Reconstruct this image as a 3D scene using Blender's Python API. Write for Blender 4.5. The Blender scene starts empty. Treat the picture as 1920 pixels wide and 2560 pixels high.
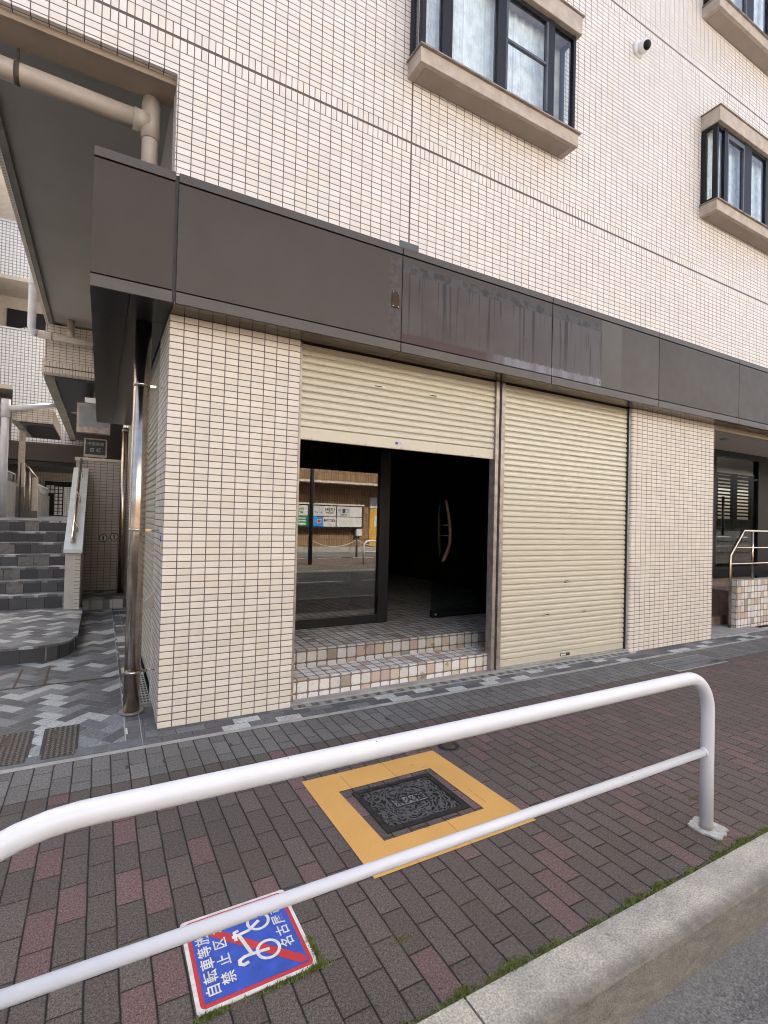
import bpy, bmesh, math, random
from mathutils import Vector, Matrix
R = math.radians
rnd = random.Random(7)
S = bpy.context.scene
C = S.collection
# ------------------------------------------------------------------ camera, sky, sun, exposure
cam = bpy.data.cameras.new('camera'); camo = bpy.data.objects.new('camera', cam); C.objects.link(camo); S.camera = camo
F_PX, YAW, PIT, ROL = 1269.84, 0.50826, 0.01624, 0.025575
cam.sensor_fit = 'HORIZONTAL'; cam.sensor_width = 36; cam.lens = F_PX / 1920 * 36
cam.clip_start = .05; cam.clip_end = 3000
fw = Vector((math.sin(YAW) * math.cos(PIT), math.cos(YAW) * math.cos(PIT), math.sin(PIT)))
rt = Vector((math.cos(YAW), -math.sin(YAW), 0)); up = rt.cross(fw)
r2 = rt * math.cos(ROL) + up * math.sin(ROL); u2 = -rt * math.sin(ROL) + up * math.cos(ROL)
m3 = Matrix((r2, u2, -fw)).transposed()
camo.matrix_world = Matrix.Translation((-.3934, -3.9737, 1.5406)) @ m3.to_4x4()

SUN_EL, SUN_AZ = R(55), R(20)            # azimuth from +Y (behind the building) towards +X
w = bpy.data.worlds.new('World'); S.world = w; w.use_nodes = True
sky = w.node_tree.nodes.new('ShaderNodeTexSky'); sky.sky_type = 'NISHITA'; sky.sun_disc = False
sky.sun_elevation = SUN_EL; sky.sun_rotation = SUN_AZ; sky.dust_density = 8; sky.air_density = .8; sky.ozone_density = .3
bg = w.node_tree.nodes['Background']; bg.inputs[1].default_value = .11
w.node_tree.links.new(sky.outputs[0], bg.inputs[0])
sl = bpy.data.lights.new('sun', 'SUN'); sl.energy = 5.0; sl.angle = R(.5); sl.color = (1, .93, .82)
so = bpy.data.objects.new('sun', sl); C.objects.link(so)
sd = Vector((math.sin(SUN_AZ) * math.cos(SUN_EL), math.cos(SUN_AZ) * math.cos(SUN_EL), math.sin(SUN_EL)))
so.rotation_euler = sd.to_track_quat('Z', 'Y').to_euler()
S.view_settings.view_transform = 'Standard'; S.view_settings.look = 'None'
S.view_settings.exposure = 2.42; S.view_settings.gamma = 1
S.cycles.filter_width = 1.05; S.cycles.max_bounces = 8; S.cycles.diffuse_bounces = 4; S.cycles.glossy_bounces = 4; S.cycles.transparent_max_bounces = 12

# ------------------------------------------------------------------ node helpers
class G:
    def __init__(s, name):
        s.mat = bpy.data.materials.new(name); s.mat.use_nodes = True; s.t = s.mat.node_tree
        s.b = s.t.nodes['Principled BSDF']; s._p = s._nr = None
    def n(s, typ, **kw):
        nd = s.t.nodes.new('ShaderNode' + typ)
        for k, v in kw.items(): setattr(nd, k, v)
        return nd
    def put(s, sock, v):
        if isinstance(v, bpy.types.NodeSocket): s.t.links.new(v, sock)
        elif v is not None:
            if sock.type == 'RGBA' and len(v) == 3: v = (*v, 1)
            sock.default_value = v
    def m(s, op, a, b=None, c=None):
        nd = s.n('Math', operation=op)
        for i, v in enumerate((a, b, c)): s.put(nd.inputs[i], v)
        return nd.outputs[0]
    def mix(s, f, a, b, bt='MIX'):
        nd = s.n('MixRGB', blend_type=bt)
        s.put(nd.inputs[0], f); s.put(nd.inputs[1], a); s.put(nd.inputs[2], b); return nd.outputs[0]
    def sel(s, f, a, b):                       # f ? b : a for floats
        return s.m('ADD', a, s.m('MULTIPLY', f, s.m('SUBTRACT', b, a))) if not (isinstance(a, (int, float)) and isinstance(b, (int, float))) else s.m('MULTIPLY_ADD', f, b - a, a)
    def pos(s):
        if not s._p:
            tc = s.n('TexCoord'); s._vec = tc.outputs['Object']
            sx = s.n('SeparateXYZ'); s.t.links.new(tc.outputs['Object'], sx.inputs[0]); s._p = sx.outputs
            sn = s.n('SeparateXYZ'); s.t.links.new(tc.outputs['Normal'], sn.inputs[0]); s._nr = sn.outputs
        return s._p
    def uv(s):                                 # box-projected metres
        p = s.pos()
        fx = s.m('GREATER_THAN', s.m('ABSOLUTE', s._nr[0]), .6); fz = s.m('GREATER_THAN', s.m('ABSOLUTE', s._nr[2]), .6)
        return s.sel(fx, p[0], p[1]), s.sel(fz, p[2], p[1]), fx, fz
    def noise(s, scale, detail=3, vec=None, rough=.55):
        nd = s.n('TexNoise'); nd.inputs['Scale'].default_value = scale; nd.inputs['Detail'].default_value = detail; nd.inputs['Roughness'].default_value = rough
        if vec is None: s.pos(); vec = s._vec
        s.t.links.new(vec, nd.inputs['Vector']); return nd.outputs['Fac']
    def comb(s, a, b, c=0.):
        nd = s.n('CombineXYZ')
        for i, v in enumerate((a, b, c)): s.put(nd.inputs[i], v)
        return nd.outputs[0]
    def white(s, a, b, c=0.):
        nd = s.n('TexWhiteNoise', noise_dimensions='3D'); s.t.links.new(s.comb(a, b, c), nd.inputs['Vector']); return nd.outputs['Value']
    def ramp(s, f, stops, interp='LINEAR'):
        nd = s.n('ValToRGB'); cr = nd.color_ramp; cr.interpolation = interp
        while len(cr.elements) < len(stops): cr.elements.new(.5)
        for e, (p, c) in zip(cr.elements, stops): e.position = p; e.color = (*c, 1) if not isinstance(c, float) else (c, c, c, 1)
        s.put(nd.inputs[0], f); return nd.outputs[0]
    def mr(s, v, a, b, c=0., d=1.):
        nd = s.n('MapRange'); 
        for i, x in enumerate((v, a, b, c, d)): s.put(nd.inputs[i], x)
        return nd.outputs[0]
    def band(s, v, a, b, soft=.004):           # 1 inside a..b
        return s.m('MULTIPLY', s.mr(v, a - soft, a + soft), s.mr(v, b - soft, b + soft, 1, 0))
    def bump(s, h, dist=.01, strength=.6):
        nd = s.n('Bump'); nd.inputs['Distance'].default_value = dist; nd.inputs['Strength'].default_value = strength
        s.put(nd.inputs['Height'], h); s.t.links.new(nd.outputs[0], s.b.inputs['Normal'])
    def out(s, col=None, rough=None, metal=None, spec=None):
        for k, v in (('Base Color', col), ('Roughness', rough), ('Metallic', metal), ('Specular IOR Level', spec)):
            if v is not None: s.put(s.b.inputs[k], v)
        return s.mat

def simple(name, col, rough=.55, metal=0., var=.18, scale=6., bump=0., bscale=90., spec=.5, speck=0.):
    g = G(name)
    f = g.mr(g.noise(scale, 5), .3, .7, 1 - var, 1 + var)
    c = g.mix(1, col, g.comb(f, f, f), 'MULTIPLY')
    if speck:
        k = g.mr(g.noise(bscale * 2.2, 2), .35, .65, 1 - speck, 1 + speck); c = g.mix(1, c, g.comb(k, k, k), 'MULTIPLY')
    if bump: g.bump(g.noise(bscale, 3), bump)
    return g.out(c, g.mr(g.noise(scale * 1.7, 3), .3, .7, rough - .06, min(1, rough + .06)) if rough > .5 else rough, metal, spec)

def tile(name, pu=0., pv=0., du=.1, dv=.05, j=.0064, base=(.66, .6, .515), grout=(.085, .066, .062), soldiers=(), ujoint=None, warm=.05):
    g = G(name); u, v, fx, fz = g.uv()
    th = None; thick = None
    for zc in soldiers:
        b = g.m('LESS_THAN', g.m('ABSOLUTE', g.m('SUBTRACT', v, zc)), .1)
        k = g.m('LESS_THAN', g.m('ABSOLUTE', g.m('SUBTRACT', v, zc)), .011)
        th = b if th is None else g.m('MAXIMUM', th, b); thick = k if thick is None else g.m('MAXIMUM', thick, k)
    if th is not None:
        U = g.sel(th, du, du / 2); V = g.sel(th, dv, .1); pvv = g.sel(th, pv, soldiers[0])
    else: U, V, pvv = du, dv, pv
    a = g.m('DIVIDE', g.m('SUBTRACT', u, pu), U); b = g.m('DIVIDE', g.m('SUBTRACT', v, pvv), V)
    ia, ib = g.m('FLOOR', a), g.m('FLOOR', b)
    la = g.m('MULTIPLY', g.m('SUBTRACT', .5, g.m('ABSOLUTE', g.m('SUBTRACT', g.m('FRACT', a), .5))), U)
    lb = g.m('MULTIPLY', g.m('SUBTRACT', .5, g.m('ABSOLUTE', g.m('SUBTRACT', g.m('FRACT', b), .5))), V)
    d = g.m('MINIMUM', la, lb)
    mask = g.mr(d, j / 2 - .0006, j / 2 + .0008)
    if thick is not None: mask = g.m('MULTIPLY', mask, g.m('SUBTRACT', 1, thick))
    if ujoint is not None: mask = g.m('MULTIPLY', mask, g.m('GREATER_THAN', g.m('ABSOLUTE', g.m('SUBTRACT', u, ujoint)), .008))
    rn = g.white(ia, ib, 1.7)
    t1 = g.mix(rn, tuple(x * .93 for x in base), (base[0] * 1.05, base[1] * 1.055, base[2] * 1.08))
    t1 = g.mix(g.m('GREATER_THAN', g.white(ia, ib, 9.1), .86), t1, (base[0] * .985, base[1] * .965, base[2] * .935))
    t1 = g.mix(g.mr(g.noise(1.3, 4), .4, .75, 0, .13), t1, tuple(x * .72 for x in base))
    t1 = g.mix(g.mr(g.noise(160, 2), .3, .7, .0, .10), t1, tuple(x * .75 for x in base))
    sv = g.comb(g.m('MULTIPLY', u, 7), 0., g.m('MULTIPLY', v, .5)); t1 = g.mix(g.mr(g.noise(1.6, 4, sv), .5, .8, 0, .2), t1, tuple(x * .68 for x in base))
    c = g.mix(mask, g.mix(g.noise(5, 3), grout, tuple(x * 1.7 for x in grout)), t1)
    h = g.m('ADD', g.mr(d, j / 2 - .001, j / 2 + .003), g.m('MULTIPLY', g.noise(120, 2), .25))
    h = g.m('ADD', h, g.m('MULTIPLY', rn, .12))
    g.bump(h, .003, .7)
    return g.out(c, g.mr(mask, 0, 1, .9, .48), 0, .4)

def stone(name, pu, pv, py, dark=1., d=.1):
    g = G(name); p = g.pos(); fz = g.m('GREATER_THAN', g.m('ABSOLUTE', g._nr[2]), .6); fx = g.m('GREATER_THAN', g.m('ABSOLUTE', g._nr[0]), .6)
    u = g.m('SUBTRACT', g.sel(fx, p[0], p[1]), pu); v = g.sel(fz, g.m('SUBTRACT', p[2], pv), g.m('SUBTRACT', p[1], py))
    a, b = g.m('DIVIDE', u, d), g.m('DIVIDE', v, d)
    ia, ib = g.m('FLOOR', a), g.m('FLOOR', b)
    wob = g.m('MULTIPLY', g.m('SUBTRACT', g.noise(28, 2), .5), .05)
    xa = g.m('ABSOLUTE', g.m('SUBTRACT', g.m('FRACT', a), .5)); xb = g.m('ABSOLUTE', g.m('SUBTRACT', g.m('FRACT', b), .5))
    r = g.m('POWER', g.m('ADD', g.m('POWER', xa, 8), g.m('POWER', xb, 8)), .125)
    e = g.m('ADD', g.m('SUBTRACT', .5, r), wob)
    mask = g.mr(e, .045, .065)
    rn = g.white(ia, ib, g.m('ADD', g.m('MULTIPLY', fz, 3), 2.2))
    col = g.ramp(rn, [(0, (.66, .63, .59)), (.36, (.57, .54, .49)), (.55, (.62, .6, .58)), (.7, (.52, .44, .33)), (.8, (.5, .37, .3)), (.9, (.43, .34, .31)), (.96, (.3, .26, .21))], 'CONSTANT')
    vein = g.mr(g.noise(34, 6, rough=.7), .5, .66, 0, .55); col = g.mix(vein, col, g.mix(.5, col, (.25, .2, .16)))
    sp = g.mr(g.noise(9, 2), .66, .72, 0, .55); col = g.mix(sp, col, (.1, .085, .06))
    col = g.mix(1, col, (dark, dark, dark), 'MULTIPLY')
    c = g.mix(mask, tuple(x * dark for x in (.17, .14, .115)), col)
    g.bump(g.m('ADD', g.mr(e, .03, .11), g.m('MULTIPLY', g.noise(60, 4), .5)), .006, .7)
    return g.out(c, g.mr(mask, 0, 1, .9, .42), 0, .45)

def grain(g, c, sc=210, lo=.45, hi=1.7):
    k = g.mr(g.noise(sc, 2, rough=.8), .35, .66, lo, hi); k2 = g.mr(g.noise(sc * .4, 2), .3, .7, .85, 1.15)
    c = g.mix(1, c, g.comb(k, k, k), 'MULTIPLY'); k3 = g.mr(g.noise(95, 3, rough=.8), .32, .68, .6, 1.42); c = g.mix(1, c, g.comb(k3, k3, k3), 'MULTIPLY'); return g.mix(1, c, g.comb(k2, k2, k2), 'MULTIPLY')

def paver(name, mode):
    g = G(name); p = g.pos()
    wx = g.m('MULTIPLY', g.m('SUBTRACT', g.noise(7, 2), .5), .006)
    px = g.m('ADD', p[0], wx); py = g.m('ADD', p[1], wx)
    a = g.m('DIVIDE', g.m('SUBTRACT', px, .005), .1); ia = g.m('FLOOR', a); odd = g.m('MODULO', g.m('ADD', ia, 1000), 2)
    if mode == 'bond': b = g.m('ADD', g.m('DIVIDE', g.m('SUBTRACT', py, -1.415), .205), g.m('MULTIPLY', odd, .5)); L = .205
    elif mode == 'slab':
        b = g.sel(odd, g.m('DIVIDE', g.m('SUBTRACT', py, -.69), .2), g.m('ADD', g.m('DIVIDE', g.m('SUBTRACT', py, -.69), .2), .5)); L = .2
    else: b = g.m('DIVIDE', g.m('SUBTRACT', py, -.8), .107); L = .107
    ib = g.m('FLOOR', b)
    la = g.m('MULTIPLY', g.m('SUBTRACT', .5, g.m('ABSOLUTE', g.m('SUBTRACT', g.m('FRACT', a), .5))), .1)
    lb = g.m('MULTIPLY', g.m('SUBTRACT', .5, g.m('ABSOLUTE', g.m('SUBTRACT', g.m('FRACT', b), .5))), L)
    e = g.m('ADD', g.m('MINIMUM', la, g.m('ADD', lb, .0008)), g.m('MULTIPLY', g.m('SUBTRACT', g.noise(140, 2), .5), .0035))
    mask = g.mr(e, .0016, .0042)
    rn = g.white(ia, ib, 4.4)
    if mode == 'slab': c = g.mix(rn, (.112, .107, .1), (.15, .144, .136))
    else:
        c = g.mix(rn, (.07, .06, .053), (.096, .083, .074))
        # the red share grows away along the street
        c = g.mix(g.m('GREATER_THAN', g.white(ia, ib, 8.6), g.mr(p[0], .6, 2.2, .85, .77)), c, g.mix(rn, (.115, .073, .071), (.14, .09, .088)))
        c = g.mix(g.mr(p[0], .2, 2.6, .08, .42), c, (.108, .076, .066))
    c = grain(g, c)
    c = g.mix(g.mr(g.noise(1.1, 4), .45, .75, 0, .3), c, (.07, .06, .052))
    sp = g.m('GREATER_THAN', g.noise(23, 1), .79); c = g.mix(g.m('MULTIPLY', sp, .6), c, (.03, .028, .027))
    moss = g.mr(g.noise(4.5, 3), .58, .66); j = g.mix(moss, (.014, .012, .01), (.03, .034, .012))
    c = g.mix(mask, j, c)
    g.bump(g.m('ADD', g.mr(e, .0008, .006), g.m('MULTIPLY', g.noise(330, 2), .3)), .006, .8)
    return g.out(c, .85, 0, .3)

def bandtile(name):                            # dark and light 100 x 200 tiles in running bond beside the wall
    g = G(name); p = g.pos()
    b = g.m('DIVIDE', g.m('SUBTRACT', p[1], -.25), .1); ib = g.m('FLOOR', b)
    a = g.m('ADD', g.m('DIVIDE', g.m('SUBTRACT', p[0], .018), .2), g.m('MULTIPLY', g.m('MODULO', g.m('ADD', ib, 100), 2), .5)); ia = g.m('FLOOR', a)
    la = g.m('MULTIPLY', g.m('SUBTRACT', .5, g.m('ABSOLUTE', g.m('SUBTRACT', g.m('FRACT', a), .5))), .2)
    lb = g.m('MULTIPLY', g.m('SUBTRACT', .5, g.m('ABSOLUTE', g.m('SUBTRACT', g.m('FRACT', b), .5))), .1)
    e = g.m('MINIMUM', la, lb); mask = g.mr(e, .0014, .003)
    rn = g.white(ia, ib, 3.3)
    c = g.ramp(rn, [(0, (.085, .086, .09)), (.34, (.12, .12, .122)), (.6, (.15, .152, .155)), (.74, (.42, .425, .405))], 'CONSTANT')
    c = grain(g, c, 260, .8, 1.25); c = g.mix(g.mr(g.noise(3, 4), .5, .75, 0, .35), c, (.09, .088, .082))
    g.bump(g.mr(e, .001, .005), .003, .6)
    return g.out(g.mix(mask, (.05, .048, .045), c), .7, 0, .4)

def herring(name, wdt=.1, dark=1.):
    g = G(name); p = g.pos(); k = .70710678 / wdt
    x = g.m('MULTIPLY', g.m('ADD', p[0], p[1]), k); y = g.m('MULTIPLY', g.m('SUBTRACT', p[1], p[0]), k)
    i, j = g.m('FLOOR', x), g.m('FLOOR', y)
    m = g.m('MODULO', g.m('ADD', g.m('SUBTRACT', i, j), 4000), 4)
    m1 = g.m('COMPARE', m, 1, .1); m2 = g.m('COMPARE', m, 2, .1); m3_ = g.m('COMPARE', m, 3, .1); vert = g.m('ADD', m2, m3_)
    bi = g.m('SUBTRACT', i, m1); bj = g.m('ADD', j, m3_)
    lx = g.m('SUBTRACT', x, bi); ly = g.m('SUBTRACT', y, g.m('SUBTRACT', bj, vert))
    wx = g.sel(vert, 2., 1.); wy = g.sel(vert, 1., 2.)
    e = g.m('MULTIPLY', g.m('MINIMUM', g.m('MINIMUM', lx, g.m('SUBTRACT', wx, lx)), g.m('MINIMUM', ly, g.m('SUBTRACT', wy, ly))), wdt)
    mask = g.mr(e, .0012, .003)
    rn = g.white(bi, bj, g.m('ADD', vert, .5))
    c = g.ramp(rn, [(0, (.075, .076, .083)), (.3, (.11, .115, .124)), (.52, (.16, .167, .178)), (.76, (.34, .355, .35)), (.95, (.22, .23, .24))], 'CONSTANT')
    c = grain(g, c, 240, .8, 1.25); c = g.mix(g.mr(g.noise(2.2, 4), .5, .75, 0, .3), c, (.1, .1, .1))
    c = g.mix(1, c, (dark, dark, dark), 'MULTIPLY')
    g.bump(g.mr(e, .001, .005), .003, .6)
    return g.out(g.mix(mask, (.2 * dark, .195 * dark, .185 * dark), c), .62, 0, .4)

def fascia_mat(name, stained):
    g = G(name); p = g.pos(); c = g.mix(g.mr(g.noise(1.6, 4), .35, .7), (.043, .0325, .0245), (.051, .0395, .031))
    rough = g.mr(g.noise(8, 4), .3, .7, .36, .46)
    sv = g.comb(g.m('MULTIPLY', p[0], 1.), p[1], g.m('MULTIPLY', p[2], .035))
    if not stained:
        c = g.mix(g.mr(g.noise(22, 3, sv), .55, .75, 0, .25), c, (.04, .033, .028))
        return g.out(c, rough, .0, .22)
    reg = g.m('MULTIPLY', g.band(p[0], 1.83, 4.413, .003), g.band(p[2], 3.085, 3.765, .004))
    dirty = g.mix(g.mr(g.noise(3, 3), .3, .7), (.047, .034, .031), (.066, .054, .052))
    dirty = g.mix(g.mr(p[0], 2.6, 4.4, 0, .6), dirty, (.078, .073, .077))
    c = g.mix(reg, c, dirty)
    st = g.m('MULTIPLY', g.mr(g.noise(17, 2, sv, .3), .6, .645), reg); st2 = g.m('MULTIPLY', g.mr(g.noise(42, 2, sv, .3), .63, .68), reg)
    fade = g.mr(p[2], 3.15, 3.5, .25, 1.)
    c = g.mix(g.m('MULTIPLY', g.m('MAXIMUM', st, g.m('MULTIPLY', st2, .85)), fade), c, (.02, .017, .016))
    tp = g.m('MULTIPLY', g.band(p[2], 3.695, 3.775, .006), g.band(p[0], 1.83, 4.415, .004))
    c = g.mix(tp, c, g.mix(g.mr(g.noise(16, 4), .42, .62), (.05, .047, .047), (.024, .021, .02)))
    wob = g.m('ADD', p[2], g.m('MULTIPLY', g.m('SUBTRACT', g.noise(14, 3), .5), .06))
    bt = g.m('MULTIPLY', g.mr(wob, 3.155, 3.175, 1, 0), g.band(p[0], 1.75, 4.415, .01))
    bc = g.mix(g.mr(p[0], 2.75, 3.05), (.05, .022, .022), g.mix(g.mr(g.noise(9, 3, sv), .4, .6), (.115, .11, .125), (.19, .185, .21)))
    c = g.mix(g.m('MULTIPLY', bt, .95), c, bc)
    pt = g.m('MULTIPLY', g.band(p[0], 4.42, 4.76, .015), g.band(p[2], 3.1, 3.83, .01))
    c = g.mix(g.m('MULTIPLY', pt, .32), c, g.mix(g.mr(p[2], 3.2, 3.85), (.085, .078, .07), (.14, .142, .132)))
    lf = g.m('MULTIPLY', g.band(p[0], 1.695, 1.805, .003), g.band(p[2], 3.09, 3.8, .004))
    c = g.mix(g.m('MULTIPLY', lf, .75), c, g.mix(g.mr(g.noise(19, 4), .4, .6), (.04, .026, .023), (.07, .06, .057)))
    mk = g.m('MULTIPLY', g.m('GREATER_THAN', g.noise(11, 1), .77), reg); c = g.mix(mk, c, (.04, .036, .034))
    g.bump(g.noise(30, 4), .002, .3)
    return g.out(c, g.m('ADD', rough, g.m('MULTIPLY', reg, .08)), .0, .3)

def glass(name, tint=(.75, .82, .82), ior=1.5, tr=1.):
    g = G(name); t = g.t
    tb = g.n('BsdfTransparent'); tb.inputs[0].default_value = (*[x * tr for x in tint], 1)
    gl = g.n('BsdfGlossy'); gl.inputs['Roughness'].default_value = .0; gl.inputs[0].default_value = (1, 1, 1, 1)
    fr = g.n('Fresnel'); fr.inputs[0].default_value = ior
    ge = g.n('NewGeometry'); fb = g.m('MULTIPLY', fr.outputs[0], g.m('SUBTRACT', 1, ge.outputs['Backfacing']))
    mx = g.n('MixShader'); t.links.new(fb, mx.inputs[0]); t.links.new(tb.outputs[0], mx.inputs[1]); t.links.new(gl.outputs[0], mx.inputs[2])
    t.links.new(mx.outputs[0], t.nodes['Material Output'].inputs[0]); return g.mat

def ribbed(name):
    g = G(name); p = g.pos(); a = g.m('DIVIDE', p[0], .085); f = g.m('ABSOLUTE', g.m('SUBTRACT', g.m('FRACT', a), .5))
    v = g.m('ABSOLUTE', g.m('SUBTRACT', g.m('FRACT', g.m('DIVIDE', p[2], .3)), .5))
    mk = g.m('MULTIPLY', g.mr(f, .4, .44, 1, 0), g.mr(v, .475, .485, 1, 0))
    rn = g.white(g.m('FLOOR', a), g.m('FLOOR', g.m('DIVIDE', p[2], .3)))
    c = g.mix(rn, (.2, .12, .06), (.3, .19, .1)); g.bump(mk, .02, .8)
    return g.out(g.mix(mk, (.04, .025, .015), c), .6)

M = {}
UP_PV = 4.935
M['upper'] = tile('cream_wall_tile', .01, .035, soldiers=(5.035, 7.835), ujoint=2.01, base=(.7, .65, .595))
M['pillar'] = tile('cream_pillar_tile', 0, 0)
M['rpillar'] = tile('cream_right_pillar_tile', 5.39, 0)
M['side'] = tile('shaded_passage_tile', .0, .04, base=(.55, .485, .41))  # darker copy of the cream tile, passage shade put into its colour
M['wing'] = tile('pale_wing_tile', .0, .04, du=.1, dv=.1, j=.018, base=(.7, .71, .72), grout=(.17, .17, .17))
M['end'] = tile('shaded_end_wall_tile', -.02, .04, base=(.36, .32, .28), soldiers=())  # cream tile darkened further, shade at the passage end is in the colour
M['back'] = tile('back_wall_tile', -.02, .035, base=(.62, .54, .47), soldiers=(4.11,))
M['fascia'] = fascia_mat('bronze_panel', False); M['stain'] = fascia_mat('stained_bronze_panel', True)
M['groove'] = simple('dark_joint', (.022, .02, .02), .6)
M['lip'] = simple('bronze_lip', (.054, .044, .037), .45, .1, .1)
M['soffit'] = simple('black_gloss_soffit', (.016, .0155, .016), .28, .0, .05, 3, spec=.2)
M['fsoffit'] = simple('soffit_with_tile_reflection', (.06, .048, .038), .2, .45, .2, 3, spec=.7)  # brown of the reflected wall tiles is put into the base colour
M['shutter'] = simple('beige_shutter_paint', (.5, .46, .362), .27, .05, .02, 2.5, spec=.55)
M['bronze'] = simple('weathered_bronze_frame', (.3, .26, .225), .42, .45, .3, 14)
M['steel'] = simple('polished_stainless', (.5, .43, .35), .2, 1., .2, 12)
M['alu'] = simple('dull_aluminium', (.38, .38, .37), .45, .6, .2, 10)
M['black'] = simple('black_frame', (.009, .009, .01), .45, 0, .2, spec=.2)
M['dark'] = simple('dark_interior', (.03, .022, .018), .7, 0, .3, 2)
M['curt_in'] = simple('dark_drape', (.045, .03, .028), .85, 0, .2)
M['winframe'] = simple('dark_grey_window_frame', (.011, .011, .013), .5, 0, .15, spec=.25)
M['winframe2'] = simple('grey_window_sash', (.09, .092, .1), .4, .4, .15)
M['sill'] = simple('rough_beige_sill', (.42, .36, .305), .85, 0, .16, 9, .004, 160, .3, .12)
M['sillpan'] = simple('beige_sill_underside', (.31, .265, .225), .8, 0, .08, 4)
M['curtain'] = simple('white_lace_curtain', (.8, .82, .84), .9, 0, .16, 12, .01, 60)
M['curtain2'] = simple('beige_curtain', (.4, .38, .33), .9, 0, .2, 9)
def railpaint():
    g = G('white_rail_paint'); p = g.pos(); c = g.mix(g.mr(g.noise(7, 4), .35, .7), (.56, .57, .605), (.585, .595, .625))
    c = g.mix(g.mr(g.noise(38, 1), .765, .775, 0, .85), c, (.1, .09, .085))                       # chips
    sv = g.comb(g.m('MULTIPLY', p[0], 6), g.m('MULTIPLY', p[1], 160), g.m('MULTIPLY', p[2], 160)); c = g.mix(g.mr(g.noise(1., 3, sv), .68, .74, 0, .28), c, (.3, .29, .28))   # scuffs
    c = g.mix(g.mr(g.m('ADD', p[2], g.m('MULTIPLY', g.noise(60, 3), .04)), .03, .055, .55, 0), c, (.3, .22, .15))     # grime at the foot
    return g.out(c, g.mr(g.noise(25, 3), .3, .7, .3, .42), 0, .5)
M['white'] = railpaint()
M['whitepl'] = simple('white_plastic', (.75, .75, .75), .35, 0, .05)
M['pvc'] = simple('beige_pvc_pipe', (.36, .31, .265), .45, 0, .1, 6)
M['pvcg'] = simple('pale_grey_pvc_pipe', (.5, .5, .52), .45, 0, .12, 6)
M['plaster'] = simple('grey_ceiling_paint', (.275, .26, .235), .85, 0, .08, 1.2)
M['beam'] = simple('brown_beam_paint', (.27, .215, .165), .8, 0, .15, 4, .003, 120)
M['conc'] = simple('concrete', (.3, .29, .27), .9, 0, .2, 5, .004, 90, .3, .1)
M['concd'] = simple('dark_concrete', (.16, .15, .13), .9, 0, .2, 3)
M['capst'] = simple('pale_cap_stone', (.58, .6, .6), .6, 0, .08, 6)
M['stucco'] = simple('beige_stucco', (.5, .45, .39), .9, 0, .1, 8, .004, 150)
M['iron'] = simple('cast_iron', (.035, .034, .035), .5, .5, .3, 20, .004, 120)
M['rust'] = simple('rusty_brown_iron', (.075, .055, .042), .7, .3, .35, 25)
M['granite'] = simple('brown_granite', (.2, .14, .115), .35, 0, .3, 9, speck=.25)
M['wood'] = simple('driftwood', (.105, .052, .032), .6, 0, .35, 22, .01, 40)
M['stepst'] = herring('step_stone')
M['paveB'] = paver('sidewalk_pavers', 'bond'); M['paveS'] = paver('gutter_slabs', 'slab'); M['paveH'] = paver('header_course', 'head')
M['band'] = bandtile('frontage_tiles'); M['herr'] = herring('herringbone_tiles')
M['ribbed'] = ribbed('brown_ribbed_tile')
M['shopglass'] = glass('shop_glass', (.55, .6, .58), 2.1); M['doorglass'] = glass('door_glass', (.7, .76, .75), 1.45); M['winglass'] = glass('window_glass', (.93, .96, .97), 1.6)
M['red'] = simple('sign_red', (.42, .028, .035), .45, 0, .08); M['blue'] = simple('sign_blue', (.022, .066, .36), .55, 0, .22, 22)
M['signw'] = simple('sign_white', (.55, .55, .52), .55, 0, .2, 30)
M['green'] = simple('sign_green', (.02, .2, .06), .5, 0, .05); M['sgrey'] = simple('sign_grey', (.45, .46, .48), .5, 0, .05); M['sblue'] = simple('sign_sky_blue', (.02, .2, .55), .5, 0, .05)
M['ink'] = simple('black_ink', (.02, .025, .025), .6, 0, .05); M['mustard'] = simple('mustard_door_paint', (.5, .3, .045), .55, 0, .08)
M['yellowst'] = simple('yellow_sticker', (.7, .55, .05), .6); M['poleg'] = simple('dark_grey_pole_paint', (.05, .055, .06), .45, .2)
def riser_mat():
    g = G('riser_blocks'); p = g.pos(); a = g.m('ADD', g.m('DIVIDE', p[0], .2), g.m('MULTIPLY', g.m('FLOOR', g.m('DIVIDE', p[1], .3)), .37)); rn = g.white(g.m('FLOOR', a), g.m('FLOOR', g.m('DIVIDE', p[1], .3)))
    e = g.m('MULTIPLY', g.m('SUBTRACT', .5, g.m('ABSOLUTE', g.m('SUBTRACT', g.m('FRACT', a), .5))), .2)
    fz = g.m('GREATER_THAN', g._nr[2], .6)
    c = g.ramp(rn, [(0, (.045, .045, .05)), (.45, (.075, .075, .08)), (.65, (.17, .16, .15))], 'CONSTANT')
    c = g.mix(g.mr(g.noise(18, 4), .5, .7, 0, .6), c, (.06, .055, .05)); c = g.mix(g.mr(e, .003, .005), (.02, .02, .02), c)
    return g.out(g.mix(fz, c, (.16, .165, .17)), .7)
M['riser'] = riser_mat()
def asphalt():
    g = G('asphalt'); p = g.pos()
    c = g.mix(g.mr(g.noise(1.2, 5), .35, .65), (.075, .075, .072), (.125, .125, .12)); c = grain(g, c, 130, .5, 1.6)
    c = g.mix(g.mr(p[1], -3.05, -2.9, 0, .4), c, (.17, .16, .14)); g.bump(g.noise(210, 3), .006, .7); return g.out(c, .9, 0, .3)
M['asphalt'] = asphalt()
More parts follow.
